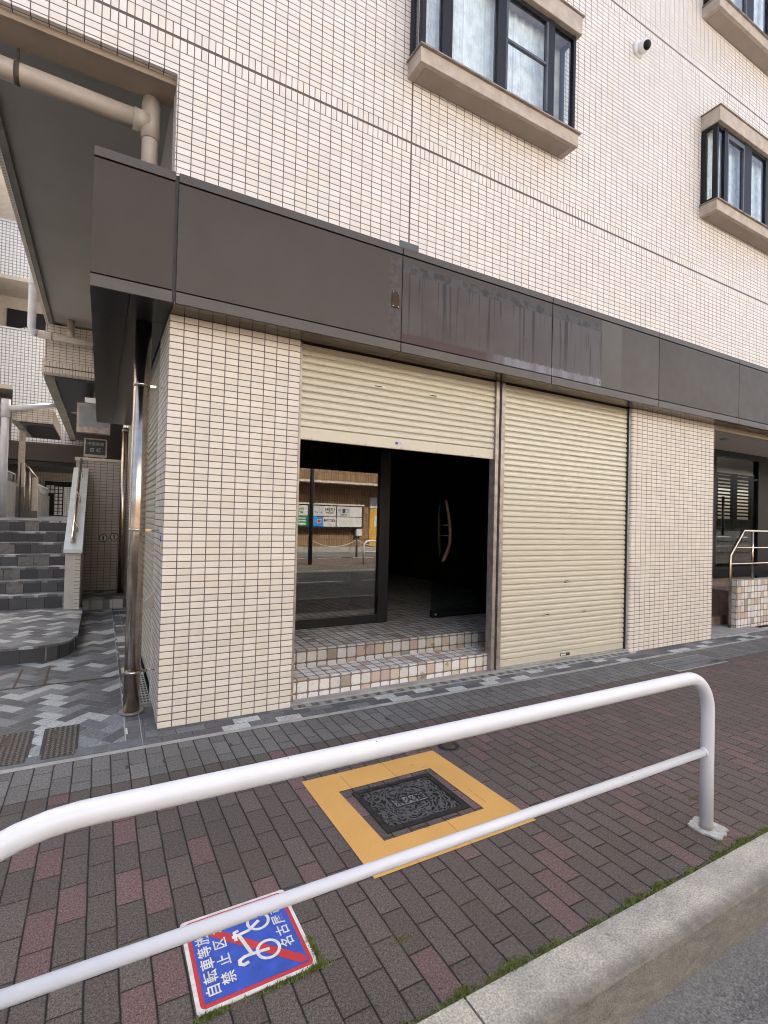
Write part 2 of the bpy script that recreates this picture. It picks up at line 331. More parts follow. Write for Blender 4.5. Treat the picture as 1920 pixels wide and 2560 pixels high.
def kerbmat():
    g = G('granite_kerb'); p = g.pos(); c = g.mix(g.mr(g.noise(4, 5, rough=.65), .35, .65), (.25, .243, .218), (.39, .37, .31)); k_ = g.mr(g.noise(135, 3, rough=.7), .32, .68, .62, 1.4); c = g.mix(1, c, g.comb(k_, k_, k_), 'MULTIPLY')
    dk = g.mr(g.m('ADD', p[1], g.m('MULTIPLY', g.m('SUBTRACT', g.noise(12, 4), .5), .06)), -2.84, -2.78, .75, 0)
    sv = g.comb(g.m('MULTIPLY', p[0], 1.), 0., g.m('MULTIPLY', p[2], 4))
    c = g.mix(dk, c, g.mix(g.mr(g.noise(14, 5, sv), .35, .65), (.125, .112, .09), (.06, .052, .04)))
    c = g.mix(g.mr(g.noise(30, 3), .68, .74, 0, .6), c, (.12, .11, .09)); g.bump(g.m('ADD', g.noise(150, 3), g.m('MULTIPLY', g.noise(9, 4), 1.5)), .006, .8); return g.out(c, .88, 0, .3)
M['kerb'] = kerbmat()
def yellow():
    g = G('yellow_road_paint'); p = g.pos()
    c = g.mix(g.mr(g.noise(5, 4), .35, .7), (.6, .34, .1), (.56, .31, .092)); k_ = g.mr(g.noise(200, 2), .3, .7, .93, 1.07); c = g.mix(1, c, g.comb(k_, k_, k_), 'MULTIPLY')
    c = g.mix(g.mr(g.noise(9, 5, rough=.7), .66, .7, 0, .75), c, (.12, .1, .09))
    a = g.m('ABSOLUTE', g.m('SUBTRACT', g.m('FRACT', g.m('DIVIDE', p[1], .1025)), .5)); b = g.m('ABSOLUTE', g.m('SUBTRACT', g.m('FRACT', g.m('DIVIDE', g.m('SUBTRACT', p[0], .005), .3)), .5))
    k = g.m('MULTIPLY', g.m('GREATER_THAN', b, .492), g.m('GREATER_THAN', g.noise(3, 2), .5)); c = g.mix(g.m('MULTIPLY', k, .7), c, (.22, .12, .04)); g.bump(g.noise(300, 2), .004, .6); return g.out(c, .75, 0, .3)
M['yellow'] = yellow()
def lidmat():                                  # raised swirling scales of the cast cover
    g = G('cast_relief'); p = g.pos()
    ns = g.n('TexNoise'); ns.inputs['Scale'].default_value = 9; g.t.links.new(g._vec, ns.inputs['Vector'])
    wv = g.n('TexWave', wave_type='RINGS', rings_direction='SPHERICAL'); wv.inputs['Scale'].default_value = 11; wv.inputs['Distortion'].default_value = 15; wv.inputs['Detail'].default_value = 2; wv.inputs['Detail Scale'].default_value = 1.2
    tr = g.n('Mapping'); tr.inputs['Location'].default_value = (-1.14, 1.6, 0); g.t.links.new(g._vec, tr.inputs[0]); g.t.links.new(tr.outputs[0], wv.inputs['Vector'])
    vo = g.n('TexVoronoi', feature='DISTANCE_TO_EDGE'); vo.inputs['Scale'].default_value = 24; g.t.links.new(g._vec, vo.inputs['Vector'])
    h = g.mr(g.m('MINIMUM', g.mr(wv.outputs['Fac'], .3, .62), g.mr(vo.outputs['Distance'], .03, .09)), .2, .8)
    c = g.mix(h, (.1, .102, .105), (.012, .012, .013)); g.bump(h, .012, 1.); return g.out(c, .5, .3, .5)
M['lid'] = lidmat()
def weave():
    g = G('rusty_tread_plate'); p = g.pos()
    wv = g.m('ADD', g.m('SINE', g.m('MULTIPLY', p[0], 210)), g.m('SINE', g.m('ADD', g.m('MULTIPLY', p[1], 230), g.m('MULTIPLY', g.m('SIGN', g.m('SINE', g.m('MULTIPLY', p[0], 210))), 1.57))))
    h = g.mr(wv, -.4, .5); c = g.mix(h, (.03, .025, .022), (.13, .115, .1)); c = grain(g, c, 200, .7, 1.3); g.bump(h, .004, .8); return g.out(c, .7, .3)
M['weave'] = weave()
def grassm():
    g = G('grass_blades'); c = g.mix(g.mr(g.noise(40, 2), .3, .7), (.09, .12, .022), (.19, .22, .06)); return g.out(c, .7, 0, .3)
M['grass'] = grassm()

# ------------------------------------------------------------------ mesh helpers
class MB:
    def __init__(s): s.v = []; s.f = []; s.m = []; s.sm = []
    def face(s, pts, mi=0, sm=False):
        k = len(s.v); s.v += [tuple(p) for p in pts]; s.f.append(tuple(range(k, k + len(pts)))); s.m.append(mi); s.sm.append(sm); return s
    def box(s, x0, x1, y0, y1, z0, z1, mi=0):
        k = len(s.v); s.v += [(x, y, z) for z in (z0, z1) for x, y in ((x0, y0), (x1, y0), (x1, y1), (x0, y1))]
        for q in ((0, 3, 2, 1), (4, 5, 6, 7), (0, 1, 5, 4), (1, 2, 6, 5), (2, 3, 7, 6), (3, 0, 4, 7)):
            s.f.append(tuple(k + i for i in q)); s.m.append(mi); s.sm.append(False)
        return s
    def ext(s, poly, axis, a, b, mi=0, sm=False, caps=True):   # prism of a 2-D polygon along an axis
        def P(t, q): return (t, q[0], q[1]) if axis == 'X' else ((q[0], t, q[1]) if axis == 'Y' else (q[0], q[1], t))
        k = len(s.v); n = len(poly); s.v += [P(a, q) for q in poly] + [P(b, q) for q in poly]
        for i in range(n):
            j = (i + 1) % n; s.f.append((k + i, k + j, k + n + j, k + n + i)); s.m.append(mi); s.sm.append(sm)
        if caps:
            s.f.append(tuple(range(k + n - 1, k - 1, -1))); s.f.append(tuple(range(k + n, k + 2 * n))); s.m += [mi, mi]; s.sm += [False, False]
        return s
    def strip(s, prof, axis, a, b, mi=0, sm=True):             # open profile swept along an axis
        def P(t, q): return (t, q[0], q[1]) if axis == 'X' else (q[0], t, q[1])
        k = len(s.v); n = len(prof); s.v += [P(a, q) for q in prof] + [P(b, q) for q in prof]
        for i in range(n - 1): s.f.append((k + i, k + n + i, k + n + i + 1, k + i + 1)); s.m.append(mi); s.sm.append(sm)
        return s
    def tube(s, path, r, seg=16, mi=0, caps=True):
        path = [Vector(p) for p in path]; rs = r if isinstance(r, (list, tuple)) else [r] * len(path)
        t0 = (path[1] - path[0]).normalized(); nrm = t0.orthogonal().normalized(); rings = []
        for i, p in enumerate(path):
            a = path[max(0, i - 1)]; b = path[min(len(path) - 1, i + 1)]; t = (b - a).normalized()
            nrm = (nrm - t * nrm.dot(t)).normalized(); bn = t.cross(nrm); k = len(s.v)
            s.v += [tuple(p + (nrm * math.cos(2 * math.pi * q / seg) + bn * math.sin(2 * math.pi * q / seg)) * rs[i]) for q in range(seg)]; rings.append(k)
        for k0, k1 in zip(rings, rings[1:]):
            for q in range(seg):
                q1 = (q + 1) % seg; s.f.append((k0 + q, k0 + q1, k1 + q1, k1 + q)); s.m.append(mi); s.sm.append(True)
        if caps:
            s.f.append(tuple(rings[0] + q for q in range(seg - 1, -1, -1))); s.f.append(tuple(rings[-1] + q for q in range(seg))); s.m += [mi, mi]; s.sm += [False, False]
        return s
    def build(s, name, mats, parent=None, bev=0.):
        me = bpy.data.meshes.new(name); me.from_pydata(s.v, [], s.f); 
        for x in (mats if isinstance(mats, (list, tuple)) else [mats]): me.materials.append(M[x] if isinstance(x, str) else x)
        me.polygons.foreach_set('material_index', s.m); me.polygons.foreach_set('use_smooth', s.sm); me.update()
        o = bpy.data.objects.new(name, me); C.objects.link(o)
        if parent: attach(o, parent)
        if bev:
            b = o.modifiers.new('bevel', 'BEVEL'); b.width = bev; b.segments = 2; b.limit_method = 'ANGLE'
        return o
ROOT = {}
def attach(o, p):
    o.parent = p; q = p; L = Vector((0, 0, 0))
    while q: L += q.location; q = q.parent
    # meshes are written in world coordinates: cancel the offset of the empties above them
    o.matrix_parent_inverse = Matrix.Translation(-L) if p.parent is None else Matrix.Identity(4)
def tag(o, label, cat=None, group=None, kind=None):
    if label: o['label'] = label
    if cat: o['category'] = cat
    if group: o['group'] = group
    if kind: o['kind'] = kind
    return o
def thing(name, loc, label, cat, group=None):
    o = bpy.data.objects.new(name, None); o.location = loc; o.empty_display_size = .1; C.objects.link(o); return tag(o, label, cat, group)
def struct(o, label=None): o['kind'] = 'structure'; return o
def copy_tree(o, d, parent=None):
    c = o.copy(); C.objects.link(c)
    if parent: c.parent = parent; c.matrix_parent_inverse = o.matrix_parent_inverse.copy()
    else: c.location = o.location + Vector(d)
    for ch in [x for x in bpy.data.objects if x.parent == o]: copy_tree(ch, d, c)
    return c
def text_mesh(name, body, size, mat, parent, origin, xdir, ydir, align='CENTER', ext=.0006, sx=1., bold=0.):
    cu = bpy.data.curves.new(name, 'FONT'); cu.body = body; cu.size = size; cu.align_x = align; cu.align_y = 'CENTER'; cu.extrude = ext; cu.offset = bold; cu.resolution_u = 3
    o = bpy.data.objects.new(name, cu); C.objects.link(o); bpy.context.view_layer.update()
    me = bpy.data.meshes.new_from_object(o.evaluated_get(bpy.context.evaluated_depsgraph_get())); bpy.data.objects.remove(o); bpy.data.curves.remove(cu)
    x, y = Vector(xdir).normalized(), Vector(ydir).normalized(); z = x.cross(y)
    T = Matrix.Translation(origin) @ Matrix((x * sx, y, z)).transposed().to_4x4(); me.transform(T); me.materials.clear(); me.materials.append(M[mat]); me.name = name
    r = bpy.data.objects.new(name, me); C.objects.link(r)
    if parent: attach(r, parent)
    return r
def arc(cx, cz, r, a0, a1, n): return [(cx + r * math.cos(a0 + (a1 - a0) * i / n), cz + r * math.sin(a0 + (a1 - a0) * i / n)) for i in range(n + 1)]

# ------------------------------------------------------------------ ground
def sheet(name, pts, mat, z=None):
    o = MB().face(pts).build(name, mat); return struct(o)
KB = -2.66
def flat(name, x0, x1, y0, y1, z, mat): return sheet(name, [(x0, y0, z), (x1, y0, z), (x1, y1, z), (x0, y1, z)], mat)
flat('ground', -900, 900, -900, 900, -.2, 'asphalt')
flat('sidewalk', -12, 30, KB, -.797, 0, 'paveB')
flat('header_paving', -12, 30, -.797, -.69, 0, 'paveH')
flat('gutter_slabs', -12, 30, -.69, -.288, 0, 'paveS')
k = MB(); k.face([(-12, -.288, .001), (30, -.288, .001), (30, -.25, .006), (-12, -.25, .006)]); struct(k.build('paving_edge', 'conc'))
flat('frontage_paving', 0, 30, -.25, .12, .004, 'band')
# passage floor: rises a little from the street, then level
k = MB()
for x0, x1, mi in ((-12, -.205, 0), (-.197, -.105, 1), (-.1, 0, 1)):
    for (y0, z0), (y1, z1) in (((-.25, .004), (.3, .05)), ((.3, .05), (6.4, .06))):
        k.face([(x0, y0, z0), (x1, y0, z0), (x1, y1, z1), (x0, y1, z1)], mi)
for x0, x1 in ((-.205, -.197), (-.105, -.1)):
    for (y0, z0), (y1, z1) in (((-.25, .004), (.3, .05)), ((.3, .05), (6.4, .06))):
        k.face([(x0, y0, z0), (x1, y0, z0), (x1, y1, z1), (x0, y1, z1)], 2)
struct(k.build('passage_paving', ['herr', 'band', 'conc']))
flat('road', -120, 120, -8.9, -2.86, -.12, 'asphalt')
prof = [(-2.664, -.2), (-2.664, .006)] + [(-2.664 - .17 - .02 * math.sin(a), .006 - .02 + .02 * math.cos(a)) for a in (0, R(30), R(60), R(90))] + [(-2.885, -.125), (-2.885, -.2)]
k = MB(); x = -11.32
while x < 30:
    k.ext(prof, 'X', x + .004, x + 1.996); x += 2.0
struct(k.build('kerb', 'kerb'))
flat('kerb_joint', -12, 30, -2.845, -2.668, -.04, 'groove')

# ------------------------------------------------------------------ main building
B = thing('apartment_building', (3.5, 1, 0), 'cream tiled apartment building with a brown fascia over a half raised shop shutter', 'building')
MB().box(0, 1, 0, .64, 0, 2.998).build('pillar', 'pillar', B)
kp = MB(); cx, cy, rr = 5.33, .03, .03       # right pillar with a rounded left edge
poly = [(5.30, 1.2), (5.30, cy)] + [(cx - rr * math.cos(R(a)), cy - rr * math.sin(R(a))) for a in (15, 30, 45, 60, 75)] + [(cx, 0), (7.1, 0), (7.1, 1.2)]
kp.ext(poly[::-1], 'Z', 0, 2.998); kp.build('pillar', 'rpillar', B)
k = MB(); k.box(0, 22, 0, .2, 3.91, 12.5); k.box(-1.345, 0, 0, .06, 4.765, 12.5); k.build('wall', 'upper', B)
k = MB(); k.box(.2, 22, .2, 10, 3.25, 12.5, 0); k.box(-1.305, .2, .062, 10, 4.91, 12.5, 0); k.box(.01, .2, .2, 6.8, 3.0, 4.91, 0); k.build('upper_storeys', 'plaster', B)
MB().box(-1.34, -.001, .061, .3, 4.72, 4.864).build('lintel_beam', 'beam', B)
k = MB(); k.box(-1.3, -1.235, .3, 6.78, 4.87, 4.909, 0); k.box(-1.306, -1.3, .06, 6.78, 4.865, 4.909, 1); k.box(-1.345, -1.306, .062, 10, 4.875, 12.4, 2); k.build('edge_beam', ['concd', 'capst', 'side'], B)
MB().box(-1.345, 0, 6.78, 7, 4.01, 4.874).build('back_wall', 'back', B)
# shop interior
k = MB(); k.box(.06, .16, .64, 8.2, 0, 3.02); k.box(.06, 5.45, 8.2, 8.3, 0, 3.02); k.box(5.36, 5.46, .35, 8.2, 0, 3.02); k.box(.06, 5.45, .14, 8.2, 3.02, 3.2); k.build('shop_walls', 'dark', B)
MB().box(.16, 5.36, .395, 8.2, .0, .352).build('shop_floor', stone('shop_floor_stone', 1.075, .233, .445, .62), B)  # same stone as the step, indoor shade multiplied into its colour
MB().box(1.0, 5.3, .085, .394, .0, .192).build('step', stone('shop_step_stone', 1.075, .073, .135), B)
MB().box(1.0, 5.3, .0, .084, .0, .03).build('door_plinth', 'conc', B)
k = MB(); k.box(1.0, 5.3, -.075, -.001, .0, .012, 0)
for i in range(36):
    for jn in range(3): k.box(1.05 + i * .118, 1.11 + i * .118, -.062 + jn * .021, -.053 + jn * .021, .012, .0135, 1)
tag(k.build('slotted_drain_channel', ['alu', 'groove']), 'grey slotted drain channel along the foot of the shop step', 'drain')
k = MB()
for i in range(11):
    xx = 2.6 + i * .2
    k.box(xx, xx + .08, 4.9 + .05 * (i % 2), 4.98 + .05 * (i % 2), 1.3, 2.95)
k.build('drape', 'curt_in', B)

def shutter(name, axis, a, b, z0, z1, at, sgn, mat, parent, bar=.08):
    mb = MB(); P = .06; prof = []; n = int((z1 - z0 - bar) / P)
    for i in range(n):
        z = z0 + bar + i * P
        prof += [(at - sgn * y, z + P * t) for t, y in ((0, .0), (.05, .001), (.16, .012), (.2, .0142), (.28, .015), (.5, .0147), (.72, .0135), (.82, .0115), (.9, .0075), (.96, .003))]
    prof.append((at, z1)); mb.strip(prof, axis, a, b, 0, False)
    if axis == 'Y': mb.f = [tuple(reversed(f)) for f in mb.f]
    o = mb.build(name, mat, parent)
    q = MB()
    if axis == 'X': q.box(a, b, at - .013, at + .02, z0, z0 + bar + .002)
    else: q.box(at - .013, at + .02, a, b, z0, z0 + bar + .002)
    q.build('bottom_bar', mat, o, .004); return o
def dirty_shutter():
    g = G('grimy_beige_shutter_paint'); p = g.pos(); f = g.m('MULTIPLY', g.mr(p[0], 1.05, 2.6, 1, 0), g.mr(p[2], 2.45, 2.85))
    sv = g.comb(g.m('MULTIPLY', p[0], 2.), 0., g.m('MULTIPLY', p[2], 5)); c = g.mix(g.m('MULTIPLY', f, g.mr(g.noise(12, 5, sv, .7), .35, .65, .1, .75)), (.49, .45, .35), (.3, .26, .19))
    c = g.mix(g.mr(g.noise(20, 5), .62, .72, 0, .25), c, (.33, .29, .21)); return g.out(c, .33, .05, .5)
M['shutterd'] = dirty_shutter()
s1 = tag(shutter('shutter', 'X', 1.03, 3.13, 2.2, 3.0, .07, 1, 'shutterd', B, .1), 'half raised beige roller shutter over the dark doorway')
k = MB(); k.box(1.95, 2.09, .053, .0565, 2.24, 2.268, 0); k.box(1.952, 1.978, .0515, .0528, 2.242, 2.266, 1); k.build('sticker', ['signw', 'blue'], s1)
text_mesh('sticker_print', 'FTB', .022, 'red', s1, (2.0, .0522, 2.254), (1, 0, 0), (0, 0, 1)); text_mesh('sticker_print', '―‐――', .016, 'ink', s1, (2.055, .0522, 2.254), (1, 0, 0), (0, 0, 1))
for xx in (1.76, 2.36):
    q = MB(); q.box(xx - .045, xx + .045, .052, .0555, 2.735, 2.765, 0); q.box(xx - .035, xx + .035, .0505, .0518, 2.742, 2.752, 1); q.build('handle', ['shutter', 'groove'], s1)
for xx in (1.14, 1.65, 2.02, 2.42, 2.85):
    q = MB(); q.tube([(xx, .05, 2.215), (xx, .058, 2.215)], .008, 8); q.build('screw', 'alu', s1)
s2 = tag(shutter('shutter', 'X', 3.255, 5.268, .04, 3.0, .07, 1, 'shutter', B, .07), 'closed beige roller shutter')
MB().box(3.255, 5.268, .03, .1, .005, .04).build('threshold', 'alu', s2)
for xx in (3.95, 4.548):
    q = MB(); q.box(xx - .04, xx + .04, .052, .0555, .53, .558, 0); q.box(xx - .03, xx + .03, .0505, .0518, .54, .55, 1); q.build('handle', ['shutter', 'groove'], s2)
q = MB(); q.tube([(4.245 + .03 * math.cos(t), .05, .902 + .013 * math.sin(t)) for t in [i * math.pi / 8 for i in range(17)]], .006, 8); q.box(4.228, 4.262, .047, .056, .894, .91); q.build('lock', 'alu', s2)
q = MB(); q.box(4.165, 4.315, .0505, .0565, .063, .093, 0); q.box(4.172, 4.25, .049, .0503, .069, .087, 1); q.build('nameplate', ['ink', 'signw'], s2)
for xx in (3.5, 3.95, 4.4, 4.85): q = MB(); q.tube([(xx, .024, .022), (xx, .0295, .022)], .007, 8); q.build('screw', 'groove', s2)
k = MB(); k.box(3.13, 3.172, .03, .12, .03, 3.0); k.box(3.172, 3.205, .055, .12, .03, 3.0, 1); k.box(3.205, 3.255, .03, .12, .03, 3.0); k.build('shutter_post', ['bronze', 'groove'], B)
k = MB(); k.box(5.268, 5.276, .035, .12, .0, 3.0, 1); k.box(5.276, 5.299, .03, .12, .0, 3.0); k.build('shutter_rail', ['alu', 'groove'], B)
MB().box(1.001, 1.03, .035, .1, .03, 3.0).build('shutter_rail', 'bronze', B)
# shop front glazing
k = MB(); k.box(1.0, 2.43, 1.2, 1.27, .352, .45); k.box(.17, 2.43, 1.2, 1.27, 2.72, 2.8); k.box(.17, 1.0, 1.2, 1.27, .352, 2.8); k.build('glazing_frame', 'black', B)
MB().box(1.0, 2.43, 1.228, 1.238, .45, 2.72).build('fixed_glass', 'shopglass', B)
MB().box(.2, 3.2, 1.21, 1.28, 2.8, 3.0).build('transom', 'black', B)
MB().box(2.43, 2.56, 1.19, 1.3, .352, 2.8).build('mullion', 'black', B)
MB().box(4.0, 5.36, 1.19, 1.3, .352, 3.0).build('door_jamb', 'black', B)
d1 = tag(MB().box(3.19, 3.99, 1.2, 1.212, .45, 2.8).build('glass_door', 'doorglass', B), 'glass door with a driftwood handle')
MB().box(3.19, 3.99, 1.18, 1.232, .362, .448).build('bottom_rail', 'black', d1); q = MB(); q.tube([(3.235, 1.165, .4), (3.235, 1.18, .4)], .012, 12); q.build('bolt', 'alu', d1)
def hpath(y, pts): return [(x, y, z) for x, z in pts]
q = MB(); q.tube(hpath(1.1, [(3.3, 1.81), (3.325, 1.7), (3.36, 1.55), (3.375, 1.4), (3.37, 1.28), (3.34, 1.18), (3.29, 1.09), (3.255, 1.05)]), [.014, .019, .021, .022, .022, .023, .025, .012], 10); q.build('handle', 'wood', d1)
q = MB(); q.tube(hpath(1.3, [(3.36, 1.78), (3.345, 1.68), (3.345, 1.55), (3.345, 1.4), (3.35, 1.28), (3.37, 1.17), (3.36, 1.1)]), [.012, .017, .019, .02, .02, .018, .01], 10); q.build('handle', 'wood', d1)
for z in (1.5, 1.37): q = MB(); q.tube([(3.365, 1.1, z), (3.35, 1.3, z)], .006, 8); q.build('handle_bolt', 'alu', d1)
d2 = tag(MB().box(2.47, 2.482, 1.32, 2.0, .45, 2.72).build('glass_door', 'doorglass', B), 'glass door leaf standing open into the shop')
MB().box(2.45, 2.502, 1.32, 2.0, .362, .448).build('bottom_rail', 'black', d2); q = MB(); q.tube([(2.44, 1.95, .405), (2.45, 1.95, .405)], .014, 12); q.build('bolt', 'alu', d2)
MB().box(2.463, 2.489, 1.302, 1.319, .45, 2.72).build('edge_strip', 'alu', d2)
# canopy / fascia
cn = MB(); cn.box(-.5, 22, -.2, -.002, 3.012, 3.895, 0); cn.box(-.498, -.002, -.002, 5.4, 3.012, 3.895, 0)
FX = [-.5, 0, 1.822, 3.644, 5.466, 7.288, 9.11, 10.93, 12.75]
for a, b in zip(FX, FX[1:]):
    g0 = .013 if a == 0 else .005; g1 = .013 if b == 0 else .005; a2 = a + (g0 if a > -.5 else 0)
    cn.box(a2, b - g1, -.222, -.2, 3.0, 3.076, 1); cn.box(a2, b - g1, -.222, -.2, 3.845, 3.905, 1); cn.box(a2, b - g1, -.2, -.03, 3.9, 3.905, 1)
can = cn.build('canopy', ['groove', 'lip'], B)
for a, b in zip(FX, FX[1:]):
    g0 = .013 if a == 0 else .004; g1 = .013 if b == 0 else .004
    MB().box(a + (g0 if a > -.5 else 0), b - g1, -.219, -.2, 3.088, 3.832).build('fascia_panel', 'stain' if -.1 < a < 4 else 'fascia', can)
k = MB()
for a, b in zip(FX[1:], FX[2:]): k.box(a + .003, b - .003, -.198, -.004, 3.0, 3.012)
k.build('soffit_panel', 'fsoffit', can)
k = MB()
for y0, y1 in ((-.2, .24), (.24, 2.06), (2.06, 3.9), (3.9, 5.4)):
    for x0, x1 in ((-.5, -.27), (-.27, -.004)): k.box(x0 + .002, x1 - .002, y0 + .002, y1 - .002, 3.0, 3.012)
k.build('soffit_panel', 'soffit', can)
MB().box(1.722, 1.79, -.226, -.219, 3.365, 3.5).build('cover_plate', simple('brown_rust_plate', (.055, .033, .018), .75, 0, .4, 30, spec=.2), can)
for x in (1.73, 1.782):
    for z in (3.373, 3.492): q = MB(); q.tube([(x, -.231, z), (x, -.226, z)], .005, 8); q.build('plate_screw', 'alu', can)
MB().box(1.915, 2.115, -.006, -.001, 3.9, 4.1).build('flashing_patch', simple('green_grey_flashing', (.07, .085, .085), .6), B)
# passage side of the building
s3 = tag(shutter('shutter', 'Y', .66, 4.1, .05, 2.99, .035, 1, 'shutter', B, .07), 'closed shutter along the side passage')
MB().box(0, .3, 4.12, 6.75, .0, 2.998).build('side_pillar', 'side', B); MB().box(.002, .05, .641, .659, .05, 2.99).build('shutter_rail', 'alu', B)
q = MB(); q.ext([(.49, .79), (.53, .79), (.53, .915), (.51, .915)], 'X', -.001, -.02); q.box(-.08, -.001, .485, .53, .79, .8); q.ext([(-.001, .91), (-.075, .84), (-.085, .79), (-.001, .79)], 'Y', .487, .53); q.build('vent_hood', 'stucco', B)
MB().box(-.003, 0, .09, .14, 1.34, 1.385).build('sticker', 'blue', B); MB().box(-.003, 0, .09, .125, 1.28, 1.325).build('sticker', 'yellowst', B)

# bay windows
def bay(x0, x1, z0, z1, edges, parent, name='bay_window'):
    """edges: x of the vertical bars of the front; returns the window part with its pieces"""
    fr = MB(); Y = -.2; hz0, hz1 = z1, z1 + .2
    for a, b in edges: fr.box(a, b, Y - .012, Y + .05, z0, z1)
    fr.box(edges[0][1], edges[-1][0], Y - .005, Y + .04, z0, z0 + .035); fr.box(edges[0][1], edges[-1][0], Y - .005, Y + .04, z1 - .045, z1)
    for x in (edges[0][0], edges[-1][1] - .03): fr.box(x, x + .03, Y + .05, -.001, z0, z0 + .035); fr.box(x, x + .03, Y + .05, -.001, z1 - .04, z1); fr.box(x - .004, x + .034, -.055, -.001, z0 + .036, z1 - .041)
    f = fr.build(name, 'winframe', parent)
    sl_ = MB(); sl_.box(x0, x1, -.225, -.001, z0 - .165, z0 - .02, 0); sl_.box(x0 + .07, x1 - .07, -.185, -.01, z0 - .172, z0 - .164, 1); sl_.ext([(-.255, z0 - .022), (-.001, z0 - .008), (-.001, z0 - .019), (-.255, z0 - .034)], 'X', x0 - .02, x1 + .02, 2); sl_.build('sill', ['sill', 'sillpan', 'bronze'], f, .006)
    h = MB(); h.box(x0, x1, -.255, -.001, hz0 + .004, hz1, 0); h.box(x0 - .02, x1 + .02, -.275, -.001, hz1, hz1 + .012, 1); h.build('hood', ['sill', 'bronze'], f, .006)
    for (a, b), (c, d) in zip(edges, edges[1:]): MB().box(b, c, Y + .01, Y + .016, z0 + .035, z1 - .045).build('glass', 'winglass', f)
    for x in (edges[0][0] + .012, edges[-1][1] - .018): MB().box(x, x + .006, Y + .05, -.055, z0 + .035, z1 - .04).build('glass', 'winglass', f)
    cu = MB(); n = 220; a, b = edges[0][0] + .05, edges[-1][1] - .3; pr = [(-.062 + .007 * math.sin(i * .42) * (1 + .5 * math.sin(i * .13)) + .003 * math.sin(i * 1.7), a + (b - a) * i / n) for i in range(n + 1)]
    vs = []
    for (y, x), (y2, x2) in zip(pr, pr[1:]): cu.face([(x, y, z0 + .01), (x2, y2, z0 + .01), (x2, y2, z1), (x, y, z1)], 0, True)
    cu.build('curtain', 'curtain', f); MB().box(edges[0][1], edges[-1][0], -.02, -.01, z0, z1).build('backing', 'curtain2', f)
    return f
w1 = bay(1.95, 3.97, 5.77, 6.8, [(1.97, 2.005), (2.185, 2.295), (2.835, 2.94), (3.515, 3.605), (3.89, 3.925)], B)
q = MB(); q.box(2.94, 3.515, -.213, -.185, 6.29, 6.315); q.box(2.94, 2.965, -.213, -.185, 5.81, 6.75); q.box(3.49, 3.515, -.213, -.185, 5.81, 6.75); q.build('sash', 'winframe2', w1)
w2 = bay(6.65, 8.85, 5.97, 6.99, [(6.67, 6.705), (6.85, 6.93), (7.36, 7.55), (7.95, 8.03), (8.6, 8.68), (8.78, 8.82)], B)
q = MB(); q.box(6.93, 6.955, -.213, -.185, 6.01, 6.94); q.box(7.335, 7.36, -.213, -.185, 6.01, 6.94); q.box(6.955, 7.335, -.213, -.185, 6.88, 6.94); q.build('sash', 'winframe2', w2)
def copy_part(o, d, parent):
    c = o.copy(); C.objects.link(c); c.parent = parent; c.matrix_parent_inverse = o.matrix_parent_inverse.copy()
    if parent is B: c.location = Vector(d)
    for ch in [x for x in bpy.data.objects if x.parent == o]: copy_part(ch, d, c)
    return c
copy_part(w2, (0, 0, 2.77), B)
copy_part(w1, (0, 0, 2.77), B)

# entrance recess on the right
E = B
k = MB(); k.box(7.1, 7.2, 1.2, 6, 0, 3.0, 0); k.build('lobby_wall', 'dark', B)
k = MB(); k.box(7.1, 22, 1.401, 10, .0, .62, 0); k.box(7.1, 11.18, 1.35, 1.401, 0, .62, 0); k.build('lobby_floor', 'granite', B)
MB().box(7.1, 22, .02, 6, 3.03, 3.24).build('entrance_ceiling', simple('pale_ceiling', (.6, .56, .52), .8, 0, .05), B)
for i in range(3): MB().box(7.1, 8.9 if i < 2 else 16, .47 + .3 * i, 1.349, .155 * i if i else 0, .155 * (i + 1)).build('entrance_step', 'granite', B)
MB().box(7.102, 8.6, -.02, .469, .002, .02).build('entrance_threshold', 'conc', B)
MB().box(8.42, 8.5, .32, .76, .02, .55).build('step_cheek', 'granite', B)
k = MB(); k.box(9.3, 9.66, 1.3, 1.4, .62, 3.03); k.box(11.18, 22, 1.3, 1.4, .0, 3.03); k.box(9.66, 11.18, 1.3, 1.4, .62, .82); k.box(9.66, 11.18, 1.3, 1.4, 2.92, 3.03); k.box(9.66, 11.18, 1.31, 1.39, 2.52, 2.56); k.box(7.2, 9.3, 1.35, 1.4, .62, 3.03)
dE = tag(k.build('entrance_door', 'black', B), 'dark framed glass entrance door'); MB().box(9.66, 11.18, 1.34, 1.35, .82, 2.92).build('glass', glass('lobby_glass', (.85, .88, .88), 1.22), dE)
q = MB(); q.tube([(9.77, 1.24, 1.42), (9.77, 1.24, 2.15)], .022, 10); q.build('handle', 'black', dE)
k = MB(); xs = (11.9, 12.72, 13.62, 14.5, 15.3)
for i in range(13): k.box(11.9, 15.4, 3.0, 3.03, 1.86 + i * .087, 1.902 + i * .087)
for x in xs: k.box(x, x + .2, 2.98, 3.05, .62, 2.95)
k.build('louvre_screen', simple('dark_red_louvre', (.05, .016, .014), .5), B)
k = MB()
for r_ in range(4):
    for c_ in range(7): k.box(12.1 + c_ * .42, 12.5 + c_ * .42, 2.85, 2.97, .9 + r_ * .225, 1.115 + r_ * .225, 0); k.box(12.28 + c_ * .42, 12.34 + c_ * .42, 2.83, 2.85, .99 + r_ * .225, 1.03 + r_ * .225, 1)
k.box(12.05, 15.0, 2.9, 2.96, .621, .895, 0); k.build('mailbox_bank', [simple('mailbox_grey', (.16, .16, .15), .35, .6), 'alu'], B)
# (daylight behind the louvres comes through an open rear light well)
q = MB(); q.tube([(8.58, .61, 3.012), (8.58, .61, 3.03)], .07, 20); q.build('downlight', 'alu', B)
MB().box(7.1, 16, -.001, .02, 2.93, 3.01).build('ceiling_trim', 'beam', B)

